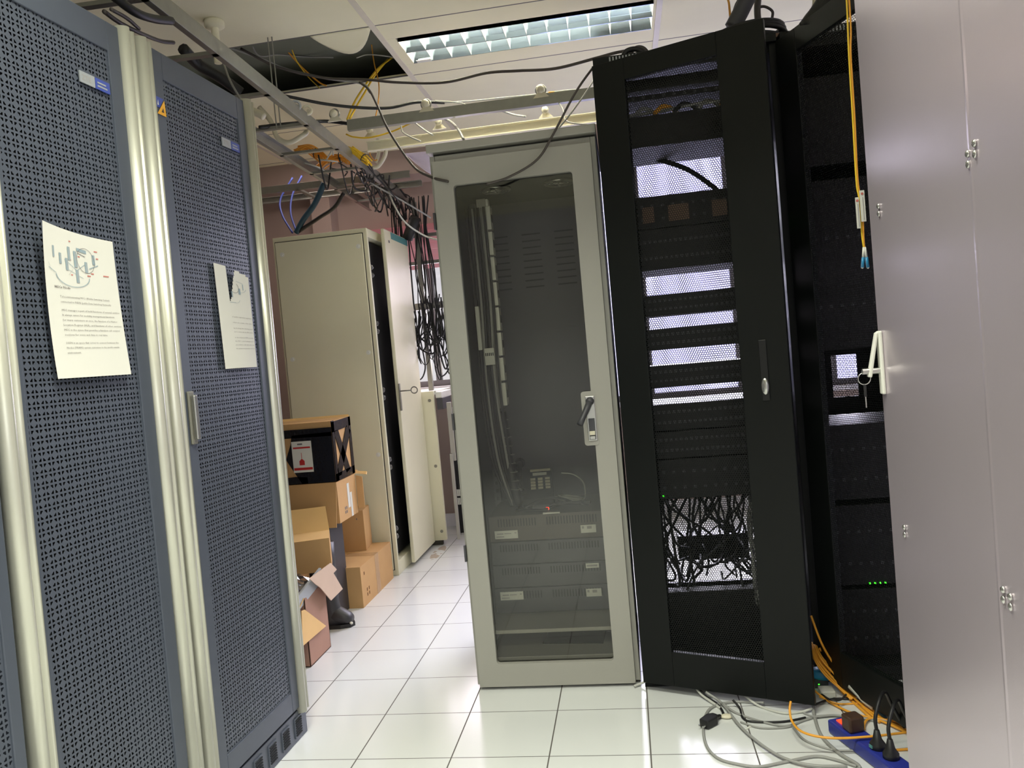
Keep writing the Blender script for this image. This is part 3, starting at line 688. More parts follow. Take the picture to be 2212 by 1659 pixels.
# ------------------------------------------------------------------ black racks
def black_rack(x0, wd, ang, label, units, lock=True):
    Y0 = 2.77; DP = .80; HT = 2.176
    r = thing('server_rack', (x0, Y0, 0), label, 'server rack', 0, 'black racks with open perforated doors'); K = M['black']
    m = MB(); m.box((0, 0, .02), (.022, DP, HT-.025)); m.box((wd-.022, 0, .02), (wd, DP, HT-.025)); m.box((.022, 0, .02), (wd-.022, DP, .05))
    m.build('side_panels', K, r, .002)
    m = MB(); m.box((0, -.018, HT-.025), (wd, DP, HT)).box((.022, .015, HT-.05), (wd-.022, .03, HT-.025))
    for k in range(15): m.box((.055+k*.011, -.0195, HT-.021), (.060+k*.011, -.017, HT-.004), 1)
    m.build('top_panel', [K, M['badgew']], r)
    m = MB(); m.box((.0, 0, 0), (wd, .03, .02)); m.box((0, DP-.03, 0), (wd, DP, .02)); m.build('plinth', K, r)
    for sx in (.045, wd-.060):
        for yy in (.08, DP-.12): MB().box((sx, yy, .05), (sx+.016, yy+.03, HT-.03)).build('mounting_rail', M['gear'], r)
    # rear perforated door
    m = MB(); a, b, c, d = .05, wd-.05, .12, HT-.05
    m.box((0, DP, .03), (a, DP+.02, HT-.02)); m.box((b, DP, .03), (wd, DP+.02, HT-.02)); m.box((a, DP, .03), (b, DP+.02, c)); m.box((a, DP, d), (b, DP+.02, HT-.02))
    rd = m.build('rear_door', K, r)
    if lock: MB().quad((a, DP+.01, c), (b, DP+.01, c), (b, DP+.01, d), (a, DP+.01, d)).build('perforated_sheet', M['rearp'], rd)
    else: MB().box((a, DP+.004, c), (b, DP+.01, .895)).box((a, DP+.004, 1.075), (b, DP+.01, d)).box((a, DP+.004, .895), (.285, DP+.01, 1.075)).box((.39, DP+.004, .895), (b, DP+.01, 1.075)).build('light_block_panel', K, rd); MB().quad((.285, DP+.01, .895), (.39, DP+.01, .895), (.39, DP+.01, 1.075), (.285, DP+.01, 1.075)).build('perforated_sheet', M['rearp'], rd)  # added blanking, blocks window light except for one bright patch
    # front door, hinged at the left post
    dh = bpy.data.objects.new('door', None)
    m = MB(); t = .022; a, b, c, d = .112, .418, .150, 2.075; DW = .565; zb, ztp = .030, 2.146
    m.box((0, -t, zb), (a, 0, ztp)); m.box((b, -t, zb), (DW, 0, ztp)); m.box((a, -t, zb), (b, 0, c)); m.box((a, -t, d), (b, 0, ztp))
    dr = m.build('door', K, r, .002); bpy.data.objects.remove(dh)
    dr.location = (.003, -.012, 0); dr.rotation_euler = (0, 0, -ang)
    MB().quad((a, -t+.004, c), (b, -t+.004, c), (b, -t+.004, d), (a, -t+.004, d)).build('perforated_sheet', M['blackp'], dr)
    if lock:
        MB().box((.478, -t-.004, .99), (.502, -t, 1.18)).build('handle', M['gear'], dr, .003)
        q = MB().ball((.490, -t-.006, 1.035), .014, 14, .9, .4, 1.9); q.build('lock', M['steel'], dr)
    return r, dr
M['rearp'] = perforated(M['black'], 'black_rear_perforated', 'hex', 0.0105, 'X')
K1, KD1 = black_rack(-.027, .60, math.radians(21.8), 'black rack with slightly open perforated door beside beige glass-door cabinet', None)
K2, KD2 = black_rack(.585, .60, math.radians(69.5), 'black rack with wide-open perforated door behind right grey cabinet', None, False)
def kunit(x0, z0, z1, dep, label, ports=0, y=2.86, mtl=None, extra=None, w_=.465):
    r = thing('rack_unit', (x0, y, z0), label, 'rack equipment', 0, 'equipment in the black racks'); h = z1-z0
    MB().box((0, 0, 0), (w_, dep, h)).build('casing', mtl or M['gear'], r, .002)
    if ports:
        q = MB(); n_ = 12
        for rr in range(1 if h < .06 else 2):
            for k in range(n_*ports):
                xx = .02+k*(w_-.04)/(n_*ports); q.box((xx, -.0015, h*(.25+.4*rr)), (xx+.010, .0005, h*(.25+.4*rr)+.010))
        q.build('port_row', M['gearg'], r)
    if extra: extra(r)
    return r
k1x = .04
def orange_tabs(r):
    for a, b in ((.06, .10), (.15, .22), (.30, .35)): MB().box((a, -.003, .02), (b, 0, .075)).build('module', M['wood'], r)
def led(x, z):
    return lambda r: MB().box((x, -.003, z), (x+.005, 0, z+.004)).build('status_light', M['green'], r)
G1 = [(2.080, 2.120, .05, 'added black plate blocking light at the very top of left black rack', 0, None),  # added plate, blocks the light that would show at the rack top
      (2.046, 2.064, .12, 'thin black shelf unit at the very top of left black rack', 1, None),
      (1.885, 1.992, .30, 'black tray unit near top of left black rack, above the big opening', 0, None),
      (1.600, 1.712, .20, 'black unit with orange-brown modules just below the big opening', 1, orange_tabs),
      (1.455, 1.598, .30, 'tall black unit with green light, above first bright slit', 2, led(.43, .12)),
      (1.292, 1.366, .16, 'black patch unit between first and second bright slits', 2, None),
      (1.172, 1.246, .16, 'black patch unit between second and third bright slits', 2, None),
      (1.038, 1.116, .16, 'black patch unit between third and fourth bright slits', 2, None),
      (.885, .978, .30, 'black switch unit right under the lowest bright slit', 2, None),
      (.785, .880, .30, 'black unit with two port rows at mid height of left black rack', 2, None),
      (.640, .780, .35, 'deep black unit above the cable-filled opening', 1, led(.05, .01)),
      (.045, .262, .06, 'large black box at bottom of left black rack', 0, None)]
for z0, z1, dp, lb, pt, ex in G1: kunit(k1x, z0, z1, dp, lb, pt, extra=ex, y=2.99 if z0 < .05 else 2.86)
G2 = [(1.12, 1.70, .35, 'tall dark unit in upper half of rightmost black rack', 1, None),
      (.60, .86, .35, 'dark unit under the bright patch in rightmost black rack', 1, None),
      (.30, .58, .35, 'dark unit in rightmost black rack, second from bottom', 1, None), (1.75, 2.05, .35, 'uppermost dark unit in rightmost black rack', 0, None)]
for z0, z1, dp, lb, pt, ex in G2: kunit(.65, z0, z1, dp, lb, pt, extra=ex)
def leds4(r):
    for k in range(4): MB().box((.118+.017*k, -.004, .252), (.122+.017*k, 0, .257)).build('status_light', M['green'], r)
kunit(.65, .05, .285, .4, 'dark unit with four green lights at bottom of rightmost black rack', 1, extra=leds4)
# hanging leads inside the left black rack
def tangle(name, n, bx, r, mtl, label, seed, sag=.1, parent=None):
    rd = random.Random(seed); q = MB(); x0, x1, y0, y1, z0, z1 = bx
    for k in range(n):
        xa, xb = rd.uniform(x0, x1), rd.uniform(x0, x1)
        if rd.random() < .5: xb = xa+rd.uniform(-.08, .08)
        p = [(xa, rd.uniform(y0, y1), z1)]
        for j in range(1, 4): p.append((xa+(xb-xa)*j/4+rd.uniform(-.05, .05), rd.uniform(y0, y1), z1+(z0-z1)*j/4+rd.uniform(-sag, sag)*.4))
        p.append((xb, rd.uniform(y0, y1), z0+rd.uniform(0, sag)))
        p = [(min(max(a, x0), x1), b, min(max(c, z0), z1)) for a, b, c in p]
        q.tube(smooth_path(p, 6), r*rd.uniform(.8, 1.3), 6)
    return tag(centred(q.build(name, mtl)), label, 'cable tangle', kind='stuff')
tangle('cable_tangle', 46, (.05, .50, 3.0, 3.25, .235, .64), .0042, M['blk'], 'dense tangle of black leads in lower opening of left black rack', 5, .12)
kunit(.15, .30, .40, .10, 'small black box hanging among the leads in lower opening', 0, y=3.28, w_=.28)
tangle('cable_tangle', 14, (.40, .54, 2.95, 3.05, .10, .60), .004, M['gcable'], 'grey and black leads falling at right of the left black rack', 9, .05)
q = MB().tube(smooth_path([(.16, 3.1, 1.90), (.28, 3.08, 1.84), (.37, 3.06, 1.76), (.40, 3.05, 1.72)]), .009, 8)
tag(centred(q.build('cable', M['blk'])), 'thick black cable arcing across the big bright opening', 'cable')
q = MB()
for a, b, c in ((.10, .02, 0), (.17, .05, 1), (.24, .03, 2), (.32, .05, 0), (.40, .02, 1)):
    q.tube(smooth_path([(a, 2.87, 1.998), (a+.03, 2.88, 2.022), (a+.06, 2.89, 2.016), (a+.08, 2.90, 1.998)]), .008, 8, c % 3)
q.tube(smooth_path([(.06, 2.87, 2.000), (.2, 2.88, 2.008), (.35, 2.87, 2.014), (.49, 2.88, 2.000)]), .006, 8, 0)
tag(centred(q.build('cable_tangle', [M['gcable'], M['orange'], M['blk']])), 'loops of grey and orange leads on top tray of left black rack', 'cable tangle', kind='stuff')

# ------------------------------------------------------------------ grey cabinet at right
gc = thing('equipment_cabinet', (.552, 1.845, 0), 'large grey metallic cabinet at right edge with white swing handle', 'cabinet', 0)
MB().box((.022, -1.26, .02), (.85, -.008, 2.12)).build('body', M['grey'], gc, .004)
MB().box((.03, -1.2, 0), (.8, -.03, .02)).build('base', M['dark'], gc)
q = MB().prism([(0, 0, .04), (0, -.505, .04), (-.0006, -.512, .04), (0, -.519, .04), (0, -1.25, .04), (.020, -1.25, .04), (.020, 0, .04), (.012, .004, .04), (.004, .004, .04)], (0, 0, 2.06)); d1 = q.build('door', M['grey'], gc, .003)
MB().box((.004, .003, .04), (.018, .010, 2.10)).build('edge_lip', M['greye'], d1, .001)
def knob(y, z, par):
    q = MB().ball((-.002, y, z), .006, 12, .6, 1, 1).ball((-.002, y+.001, z-.016), .0055, 12, .6, 1, 1.2); q.build('screw', M['steel'], par)
for y, z in ((-.508, 1.452), (-.533, 1.462), (-.530, .772), (-.553, .768), (-.068, 1.446), (-.088, .768)): knob(y, z, d1)
# swing handle seen almost edge-on, with keys
hz0 = at(1893, 715, x=.55).z; hz1 = at(1905, 850, x=.55).z
q = MB().box((-.008, -.030, hz1), (0, -.008, hz0)); hd = q.build('handle', M['white'], d1, .003)
q = MB().prism([(-.006, -.026, hz0), (-.013, -.026, hz0-.004), (-.034, -.026, hz1+.040), (-.026, -.026, hz1+.038)], (0, .014, 0)); q.build('lever', M['white'], hd, .002)
q = MB().cyl((-.044, -.018, hz1+.052), (-.004, -.018, hz1+.052), .007, 14); q.build('lock', M['steel'], hd)
ks = thing('key_ring', at(1867, 818, y=1.83), 'small ring with one key hanging from the white cabinet handle', 'keys')
MB().torus((0, 0, 0), .013, .0011, (0, 1, 0), 24, 6).build('ring', M['steel'], ks)
MB().box((-.003, -.001, -.040), (.003, .001, -.012)).build('key_head', M['blk'], ks, .001); MB().box((-.0012, -.0008, -.064), (.0012, .0008, -.040)).build('key_blade', M['steel'], ks)

# ------------------------------------------------------------------ tall beige-green cabinet with ajar door
s = thing('telecom_cabinet', (-1.38, 4.35, 0), 'tall beige-green steel cabinet with key-lock door ajar, behind the boxes', 'cabinet')
m = MB(); WD, DP, HT = .56, .655, 1.985
m.box((-WD, 0, 0), (0, .022, HT)); m.box((-WD+.02, DP-.02, .08), (0, DP, HT-.05)); m.box((-WD, .022, 0), (-WD+.02, DP, HT)); m.box((-WD+.02, .022, HT-.05), (0, DP, HT)); m.box((-WD+.02, .022, 0), (0, DP, .08))
m.build('body', M['beige2'], s, .003)
MB().box((-WD+.016, -.010, .035), (-.026, 0, HT-.030)).build('side_panel', M['beige2'], s, .003)
MB().box((-WD+.012, -.002, .031), (-.021, .0005, HT-.025)).build('panel_gasket', M['beiged'], s)
for z in (.10, .702, 1.285, 1.885):
    for x in ((-.012-.04, -WD+.055)): 
        q = MB().cyl((x, -.010, z), (x, -.0125, z), .013).cyl((x, -.0125, z), (x, -.017, z), .007); q.build('panel_screw', M['white'], s)
MB().box((-.30, .10, .09), (-.04, DP-.05, HT-.06)).build('inner_frame', M['dark'], s)
for z in (.22, .62, 1.02, 1.40, 1.72):
    for dz in (0, .045): MB().ball((-.002, .035, z+dz), .016, 12, .8, .5, 1).build('latch_roller', M['clear'], s)
q = MB().box((.030, .17, .025), (.052, .672, 2.000)); sd = q.build('door', M['beige2'], s, .004)
MB().box((.0525, .30, 1.955), (.0532, .672, 1.995)).build('name_strip', M['tealp'], sd)
MB().box((.0525, .24, 1.925), (.0532, .265, 1.94)).build('label_sticker', M['inkd'], sd)
MB().box((.052, .16, .93), (.058, .185, 1.09)).build('lock_plate', M['alud'], sd, .001)
q = MB().tube([(.056, .172, 1.045), (.125, .172, 1.045)], .004, 8).torus((.143, .172, 1.045), .019, .0035, (0, 1, 0), 24, 8); q.build('key_handle', M['alud'], sd)
# lower cabinet beyond it
s2 = thing('telecom_cabinet', (-1.26, 5.03, 0), 'waist-high beige steel cabinet under the far window, dark shelves inside', 'cabinet')
m = MB(); m.box((-.50, 0, .03), (0.008, .03, 1.01)); m.box((-.50, 0, 0), (-.02, .03, .03), 1); m.box((-.5, .03, .03), (-.48, .45, 1.0)); m.build('body', [M['beige2'], M['beiged']], s2, .002)
for z in (.09, .52, .95): MB().cyl((-.02, 0, z), (-.02, -.004, z), .010).build('panel_screw', M['alud'], s2)
MB().box((-.48, .03, .985), (0.02, .46, 1.01)).build('top_panel', M['white'], s2, .002)
o = MB().box((-1.246, 5.06, .99-.03), (-1.205, 5.35, 1.0)).box((-1.24, 5.056, .885), (-1.20, 5.30, .96), 1).build('equipment_box', [M['white'], M['gearg']], None, .002); o.location.x = 0; tag(centred(o), 'small grey and white device box beside waist-high cabinet', 'equipment')
for zz, hh in ((.80, .05), (.86, .045), (.30, .05), (.24, .03)):
    pass
fr = thing('module_rack', (-1.20, 5.20, 0), 'dark open frame holding modules beside waist-high cabinet', 'equipment frame')
q = MB().box((-.04, .15, 0), (.04, .18, .85)); q.build('back_plate', M['dark'], fr)
for z in (.20, .26, .77, .83):
    q = MB()
    for k in range(6): q.box((-.035+.011*k, .135, z), (-.027+.011*k, .15, z+.045))
    q.build('module_row', M['white'], fr)
o = MB().box((-1.170, 4.98, .04), (-1.150, 5.00, .60)).box((-1.165, 5.0, .55), (-1.135, 5.02, .93)).build('door_panel', M['beige'], None, .002); o['kind'] = 'x'; del o['kind']; tag(centred(o), 'narrow beige door edge standing open beyond glass-door cabinet', 'cabinet door')
# bundle of leads in front of the far window
rk = thing('cable_rack', (-1.30, 5.15, 1.01), 'steel post and crossbars in front of the far window', 'cable rack')
MB().box((-.01, 0, 0), (.02, .03, 1.25)).build('post', M['galv'], rk)
for z in (.54, .84, 1.02): MB().box((-.30, .03, z), (.25, .05, z+(.045 if z < .6 else .022))).build('crossbar', M['galv'], rk)
rd = random.Random(21); q = MB()
for k in range(44):
    x0 = rd.uniform(-1.42, -1.14); z0 = rd.uniform(1.52, 1.64); zb = rd.uniform(1.08, 1.40); x1 = x0+rd.uniform(-.14, .14); x1 = min(-1.13, max(-1.43, x1)); yy = 5.02+.08*rd.random()
    xm = (x0+x1)/2+rd.uniform(-.06, .06)
    q.tube(smooth_path([(x0, yy, z0), (x0+rd.uniform(-.02, .02), yy, (z0*2+zb)/3), (xm, yy-.02, zb), (x1, yy, zb+.06), (x1+rd.uniform(-.02, .02), yy+.01, (z0+zb)/2+.05)], 7), .0042*rd.uniform(.7, 1.4), 6)
tag(centred(q.build('cable_tangle', M['blk'])), 'thick tangle of black leads hanging before the far window', 'cable tangle', kind='stuff')
q = MB()
for k in range(22):
    x0 = rd.uniform(-1.44, -1.16); yy = 5.02+.08*rd.random()
    q.tube(smooth_path([(x0+rd.uniform(-.03, .03), yy, 2.27), (x0+rd.uniform(-.02, .02), yy, 2.05), (x0+rd.uniform(-.03, .03), yy, 1.80), (x0+rd.uniform(-.02, .02), yy, 1.58)], 7), .0042*rd.uniform(.7, 1.4), 6)
tag(centred(q.build('cable_tangle', M['blk'])), 'black leads rising from the far crossbar to the tray', 'cable tangle', kind='stuff')
q = MB().tube([at(898, 470, y=4.95), at(880, 515, y=5.0)], .035, 10); tag(centred(q.build('cable_bundle', M['blk'])), 'fat black cable bundle dropping from tray above ajar door', 'cable bundle')
o = MB()
for k in range(7): o.box((-1.85, 5.52-.002*(k % 2), 1.86+k*.045), (-.86, 5.525-.002*(k % 2), 1.904+k*.045))
o = o.build('window_blind', M['curtain']); tag(o, 'pink blind lowered over upper part of the far window', 'blind')

# ------------------------------------------------------------------ cartons, boot, bag
def carton(loc, size, rz, label, mtl, inner=None, flaps=(), closed=True, group=None):
    r = thing('cardboard_box', loc, label, 'cardboard box', rz, group); sx, sy, sz = size; t = .005
    m = MB()
    if closed:
        m.box((-sx/2, 0, 0), (sx/2, sy, sz)); m.box((-sx/2+.004, sy/2-.0015, sz), (sx/2-.004, sy/2+.0015, sz+.0006), 1)
        m.build('carton', [mtl, M['cartond']], r, .003)
    else:
        m.box((-sx/2, 0, 0), (sx/2, sy, t)); m.box((-sx/2, 0, 0), (-sx/2+t, sy, sz)); m.box((sx/2-t, 0, 0), (sx/2, sy, sz)); m.box((-sx/2, 0, 0), (sx/2, t, sz)); m.box((-sx/2, sy-t, 0), (sx/2, sy, sz))
        m.build('carton', mtl, r, .001)
    for side, ln_, ang, fm in flaps:
        a = math.radians(ang); d = Vector((0, 0, 0)); c_, s_ = math.cos(a)*ln_, math.sin(a)*ln_; f = MB()
        if side == 'F': P = [(-sx/2, 0, sz), (sx/2, 0, sz), (sx/2-.01, -c_, sz+s_), (-sx/2+.01, -c_, sz+s_)]
        if side == 'B': P = [(-sx/2, sy, sz), (sx/2, sy, sz), (sx/2-.01, sy+c_, sz+s_), (-sx/2+.01, sy+c_, sz+s_)]
        if side == 'R': P = [(sx/2, 0, sz), (sx/2, sy, sz), (sx/2+c_, sy-.01, sz+s_), (sx/2+c_, .01, sz+s_)]
        if side == 'L': P = [(-sx/2, 0, sz), (-sx/2, sy, sz), (-sx/2-c_, sy-.01, sz+s_), (-sx/2-c_, .01, sz+s_)]
        o = f.add(P, [(0, 1, 2, 3)]).build('flap', fm, r); o.modifiers.new('s', 'SOLIDIFY').thickness = .004
    return r
# e: large carton on the floor
e = carton((-1.535, 3.785, 0), (.27, .52, .208), 0, 'large closed brown carton on the floor before tall cabinet', M['carton'])
MB().box((.1352, .23, .0), (.1358, .29, .208)).box((-.03+.135-.135, .23, .2084), (.1355, .29, .209)).build('tape', M['tape'], e)
q = MB()
for y, z in ((.07, .04), (.07, .065), (.10, .04), (.10, .065), (.045, .155)): q.box((.1353, y, z), (.1358, y+.012, z+.016))
q.build('printed_marks', M['cartond'], e)
# d: upright carton piece behind boot
d_ = carton((-1.56, 4.12, .209), (.16, .16, .22), .12, 'small upright carton with printed marks, standing on large floor carton', M['carton'])
q = MB()
for k in range(4): q.box((-.05, -.0006, .18-.028*k), (-.042, 0, .190-.028*k))
q.box((.04, -.0006, .17), (.045, 0, .18)); q.build('printed_marks', M['inkd'], d_)
# stack at back left: big open box and film-wrapped box on it
M['case'] = mat('dark_grey_case', (58, 56, 60), 0.5)
o = MB().box((-1.88, 3.63, 0), (-1.475, 3.80, .466)).build('equipment_case', M['case'], None, .004); tag(centred(o), 'dark grey upright case behind boot, carrying the open brown carton', 'case')
b_ = carton((-1.665, 3.62, .468), (.50, .26, .20), 0, 'open brown carton with drooping flaps, under the film-wrapped box', M['carton'], flaps=(('F', .215, -84, M['carton']), ('B', .07, 8, M['cartonl'])), closed=True)
MB().prism([(.25, .262, .20), (.25, .275, .20), (.30, .30, .185), (.30, .29, .19)], (0, .01, .012)).build('flap', M['cartonl'], b_)
MB().prism([(.252, .262, .02), (.285, .268, .02), (.285, .268, .18), (.252, .262, .19)], (0, .004, 0)).build('flap', M['carton'], b_)
MB().box((.2505, .13, .05), (.251, .16, .17)).box((.2505, .165, .0), (.251, .19, .12)).build('label_sticker', M['white'], b_)
q = MB()
for y in (.08, .10):
    for z in (.03, .05): q.box((.2505, y, z), (.251, y+.01, z+.014))
for k in range(3): q.box((-.19+.03*k, -.0265, .10), (-.17+.03*k, -.0255, .12))
q.build('printed_marks', M['inkd'], b_)
a_ = carton((-1.665, 3.62, .672), (.50, .26, .290), 0, 'film-wrapped carton with red arrow label, topmost of the stack', M['carton'], flaps=(('B', .02, 30, M['cartonl']),))
wr = MB()
def fpoly(pts, y=-.004): wr.prism([(x-.25, y, z) for x, z in pts], (0, .0035, 0))
fpoly([(0, .262), (.50, .262), (.50, .22), (0, .225)]); fpoly([(.30, .235), (.50, .24), (.50, 0), (.33, 0), (.30, .05), (.26, .12), (.29, .19)]); fpoly([(0, 0), (.36, 0), (.36, .03), (.30, .035), (.22, .03), (.16, .06), (.08, .05), (0, .09)]); fpoly([(0, .06), (.14, .06), (.13, .18), (.05, .165), (0, .18)])
def spoly(pts): wr.prism([(.254, y, z) for y, z in pts], (-.0035, 0, 0))
spoly([(0, 0), (.26, 0), (.26, .04), (0, .035)]); spoly([(0, .235), (.26, .245), (.26, .29), (0, .285)]); spoly([(0, 0), (.035, 0), (.03, .29), (0, .29)]); spoly([(.225, 0), (.26, 0), (.26, .29), (.23, .29)])
spoly([(.02, .24), (.08, .24), (.20, .03), (.14, .02)]); spoly([(.25, .22), (.20, .25), (.02, .05), (.03, .02), (.07, .02)])
wr.build('stretch_film', M['gloss'], a_)
q = MB(); q.box((.055-.01, -.0056, .055), (.145, -.0044, .205)); q.box((.052, -.0062, .180-.01), (.138, -.0056, .178), 1); q.box((.048, -.0062, .066), (.142, -.0056, .078), 1); q.box((.078, -.0062, .090), (.104, -.0056, .110), 1)
q.prism([(.078, -.0062, .110), (.104, -.0062, .110), (.091, -.0062, .122)], (0, .0006, 0), 1); q.box((.090, -.0062, .122), (.0925, -.0056, .150), 1); q.box((.075, -.0062, .188), (.100, -.0056, .195), 2)
q.build('label_sticker', [M['white'], M['red'], M['inkd']], a_)
# c: closed box in front of the stack
c_ = carton((-1.515, 3.285, .318), (.32, .18, .145), .36, 'flat brown carton with lifted lid, on top of the nearest open box stack', M['carton'], flaps=(('B', .13, 50, M['cartonl']),))
u_ = carton((-1.66, 3.32, 0), (.26, .15, .317), 0, 'brown carton mostly hidden, carrying the flat lidded carton', M['carton'])
q = MB().box((-.159, .0, .145), (.159, .18, .1462)); q.build('lid', M['cartonl'], c_)
q = MB().box((-.12, -.0006, .03), (-.09, 0, .06)); q.build('printed_marks', M['ink'], c_)
# g: pinkish open box on the floor, nearest
g_ = carton((-1.50, 3.045, 0), (.25, .225, .285), 0, 'pinkish-brown open carton on floor beside blue-grey rack end', M['cartonp'], flaps=(('F', .09, -35, M['cartonl']),), closed=False)
def fl(pts, x, th, mtl, lb=None):
    """piece of card standing parallel to the aisle at x"""
    P = [at(a, b, x=x)-Vector((-1.50, 3.045, 0)) for a, b in pts]; q = MB().prism(P, (th, -th*.3, 0)); o = q.build('flap', mtl, g_)
    if lb: o['label'] = lb
fl([(650, 1320), (657, 1317), (703, 1352), (652, 1396)], -1.366, .004, M['cartonl'], 'light yellowish cardboard flap')
fl([(667, 1250), (713, 1216), (726, 1230), (719, 1238), (739, 1272), (714, 1297), (690, 1269), (680, 1262)], -1.345, .004, M['cartont'], 'torn pale cardboard flap')
o = MB().box((0, -.14, -.03), (.012, .14, .03)).build('metal_bracket', M['badgew'], None, .002); o.location = (-1.385, 3.07, .30); o.rotation_euler = (.32, .1, -.12); tag(o, 'pale blue-grey metal bracket leaning in pinkish open carton', 'bracket')
rd = random.Random(3); q = MB(); n = 9; g = [[(-1.60+.20*i/n, 3.05+.18*j/n, .300+.028*rd.random()+.02*math.sin(PI*i/n)) for j in range(n+1)] for i in range(n+1)]
q.grid(g, 0, True, False)
o = q.build('plastic_bag', M['clear']); o.modifiers.new('s', 'SOLIDIFY').thickness = .001; tag(centred(o), 'crumpled clear plastic bag on top of pinkish open carton', 'plastic bag')
# boot
bt = thing('rubber_boot', (-1.465, 3.53, 0), 'black rubber boot standing between the cartons, toe toward aisle', 'boot', .05)
def sections(mb, secs, n=16):
    v = []
    for (c, rx, ry, ax) in secs:
        for k in range(n):
            a = 2*PI*k/n; p = Vector(c)
            p += Vector((rx*math.cos(a), ry*math.sin(a), 0)) if ax == 'z' else Vector((0, ry*math.sin(a), rx*math.cos(a)))
            v.append(p)
    f = [(i*n+k, i*n+(k+1) % n, (i+1)*n+(k+1) % n, (i+1)*n+k) for i in range(len(secs)-1) for k in range(n)]
    f += [tuple(reversed(range(n))), tuple(range((len(secs)-1)*n, len(secs)*n))]
    return mb.add(v, f, 0, True)
q = sections(MB(), [((-.02, 0, .40), .062, .055, 'z'), ((-.018, 0, .30), .058, .050, 'z'), ((-.014, 0, .20), .052, .045, 'z'), ((-.008, 0, .12), .048, .040, 'z'), ((-.004, 0, .07), .052, .040, 'z'), ((0, 0, .012), .056, .040, 'z')])
sections(q, [((-.03, 0, .055), .045, .036, 'x'), ((.03, 0, .055), .045, .040, 'x'), ((.06, 0, .045), .036, .042, 'x'), ((.085, 0, .038), .028, .038, 'x'), ((.100, 0, .034), .016, .022, 'x')]); q.build('upper', M['boot'], bt)
q = MB().prism([(-.058, -.03, 0), (-.02, -.042, 0), (.05, -.044, 0), (.095, -.03, 0), (.108, 0, 0), (.095, .03, 0), (.05, .044, 0), (-.02, .042, 0), (-.058, .03, 0)], (0, 0, .018)); q.build('sole', M['blk'], bt)
MB().ball((.098, -.026, .020), .009, 8, 1, .6, .8).build('scuff', M['white'], bt)

# ------------------------------------------------------------------ cable trays
def ladder(p0, p1, offs, h, rung, label, name='cable_ladder', mats=('galv', 'galv'), rungs=True):
    p0 = Vector(p0); p1 = Vector(p1); d = (p1-p0).normalized(); s_ = Vector(offs); r = thing(name, p0, label, 'cable ladder')
    for k in (0, 1):
        a = s_*k; L_ = (p1-p0).length; up = Vector((0, 0, 1)); sd = s_.normalized()*(1 if k == 0 else -1); q = MB()
        prof = [a-up*h/2, a+sd*.022-up*h/2, a+sd*.022-up*(h/2-.004), a+sd*.004-up*(h/2-.004), a+sd*.004+up*(h/2-.004), a+sd*.022+up*(h/2-.004), a+sd*.022+up*h/2, a+up*h/2]
        q.prism(prof, d*L_); q.build('rail', M[mats[k]], r, .001)
    t = .12
    while rungs and t < (p1-p0).length:
        c = d*t; q = MB().prism([c-d*.012-Vector((0, 0, h/2)), c+d*.012-Vector((0, 0, h/2)), c+d*.012-Vector((0, 0, h/2-.012)), c-d*.012-Vector((0, 0, h/2-.012))], s_); q.build('rung', M['galv'], r); t += rung
    return r
ladder((-1.20, 1.55, 2.30), (-1.36, 5.35, 2.30), (-.30, -.012, 0), .055, .42, 'long steel cable ladder running above the left racks to far wall')
ladder((-1.17, 3.55, 2.315), (1.3, 3.575, 2.315), (-.003, .30, -.03), .048, .50, 'steel cable ladder crossing above the glass-door cabinet', mats=('galv', 'cream'), rungs=False)
ladder((-2.4, 4.62, 2.33), (-1.18, 4.66, 2.33), (0, .30, 0), .04, .4, 'short dim ladder crossing above the tall beige-green cabinet')
GR = 'cream nylon guides on the cross ladder'
for px, py, yy, lb in ((920, 226, 3.55, 'cream round guide on the front cross rail, left of two'), (1168, 195, 3.55, 'cream round guide on the front cross rail, right of two'),
                       (722, 247, 3.55, 'cream round guide beside the ladder crossing'), (800, 282, 3.85, 'cream guide on rear rail, nearest the ladder crossing'),
                       (948, 265, 3.85, 'cream guide on rear rail under left front guide'), (1178, 240, 3.85, 'cream guide on rear rail under right front guide')):
    p = at(px, py, y=yy); r = thing('cable_guide', p-Vector((0, 0, .02)), lb, 'cable guide', 0, GR)
    q = MB().ball((0, -.012, .022), .018, 16, 1, .8, 1); q.build('knob', M['nylon'], r)
    if yy < 3.8: q = MB().torus((0, .004, .022), .022, .004, (0, 1, 0), 24, 6); q.build('ring', M['galv'], r)
    q = MB().prism([(-.035, 0, -.010), (.035, 0, -.010), (.014, 0, .012), (-.014, 0, .012)], (0, .012, 0)); q.build('foot', M['nylon'], r)
# guides hanging beneath the long ladder
for px, py, yy, lb in ((640, 238, 3.25, 'grey ring clamp on the long ladder above rack corner'), (665, 248, 3.35, 'white ring clamp next to grey ring clamp')):
    p = at(px, py, y=yy); q = MB().torus((0, 0, .02), .018, .006, (.5, -1, 0), 24, 8).cyl((0, .01, .02), (0, .03, .02), .008); o = q.build('ring_clamp', M['badgew'] if px < 650 else M['nylon']); o.location = p; tag(o, lb, 'clamp')
# ceiling hook/sprinkler
sp = thing('sprinkler_head', (-1.526, 3.076, ZC), 'round cream sprinkler fitting hanging from ceiling above ladder', 'sprinkler')
q = MB().lathe([(0, 0), (.038, 0), (.040, -.006), (.040, -.022), (.030, -.030), (0, -.030)], (0, 0, 0)); q.build('flange', M['ceil'], sp); q = MB().cyl((0, 0, -.03), (0, 0, -.17), .015); q.build('stem', M['ceil'], sp)
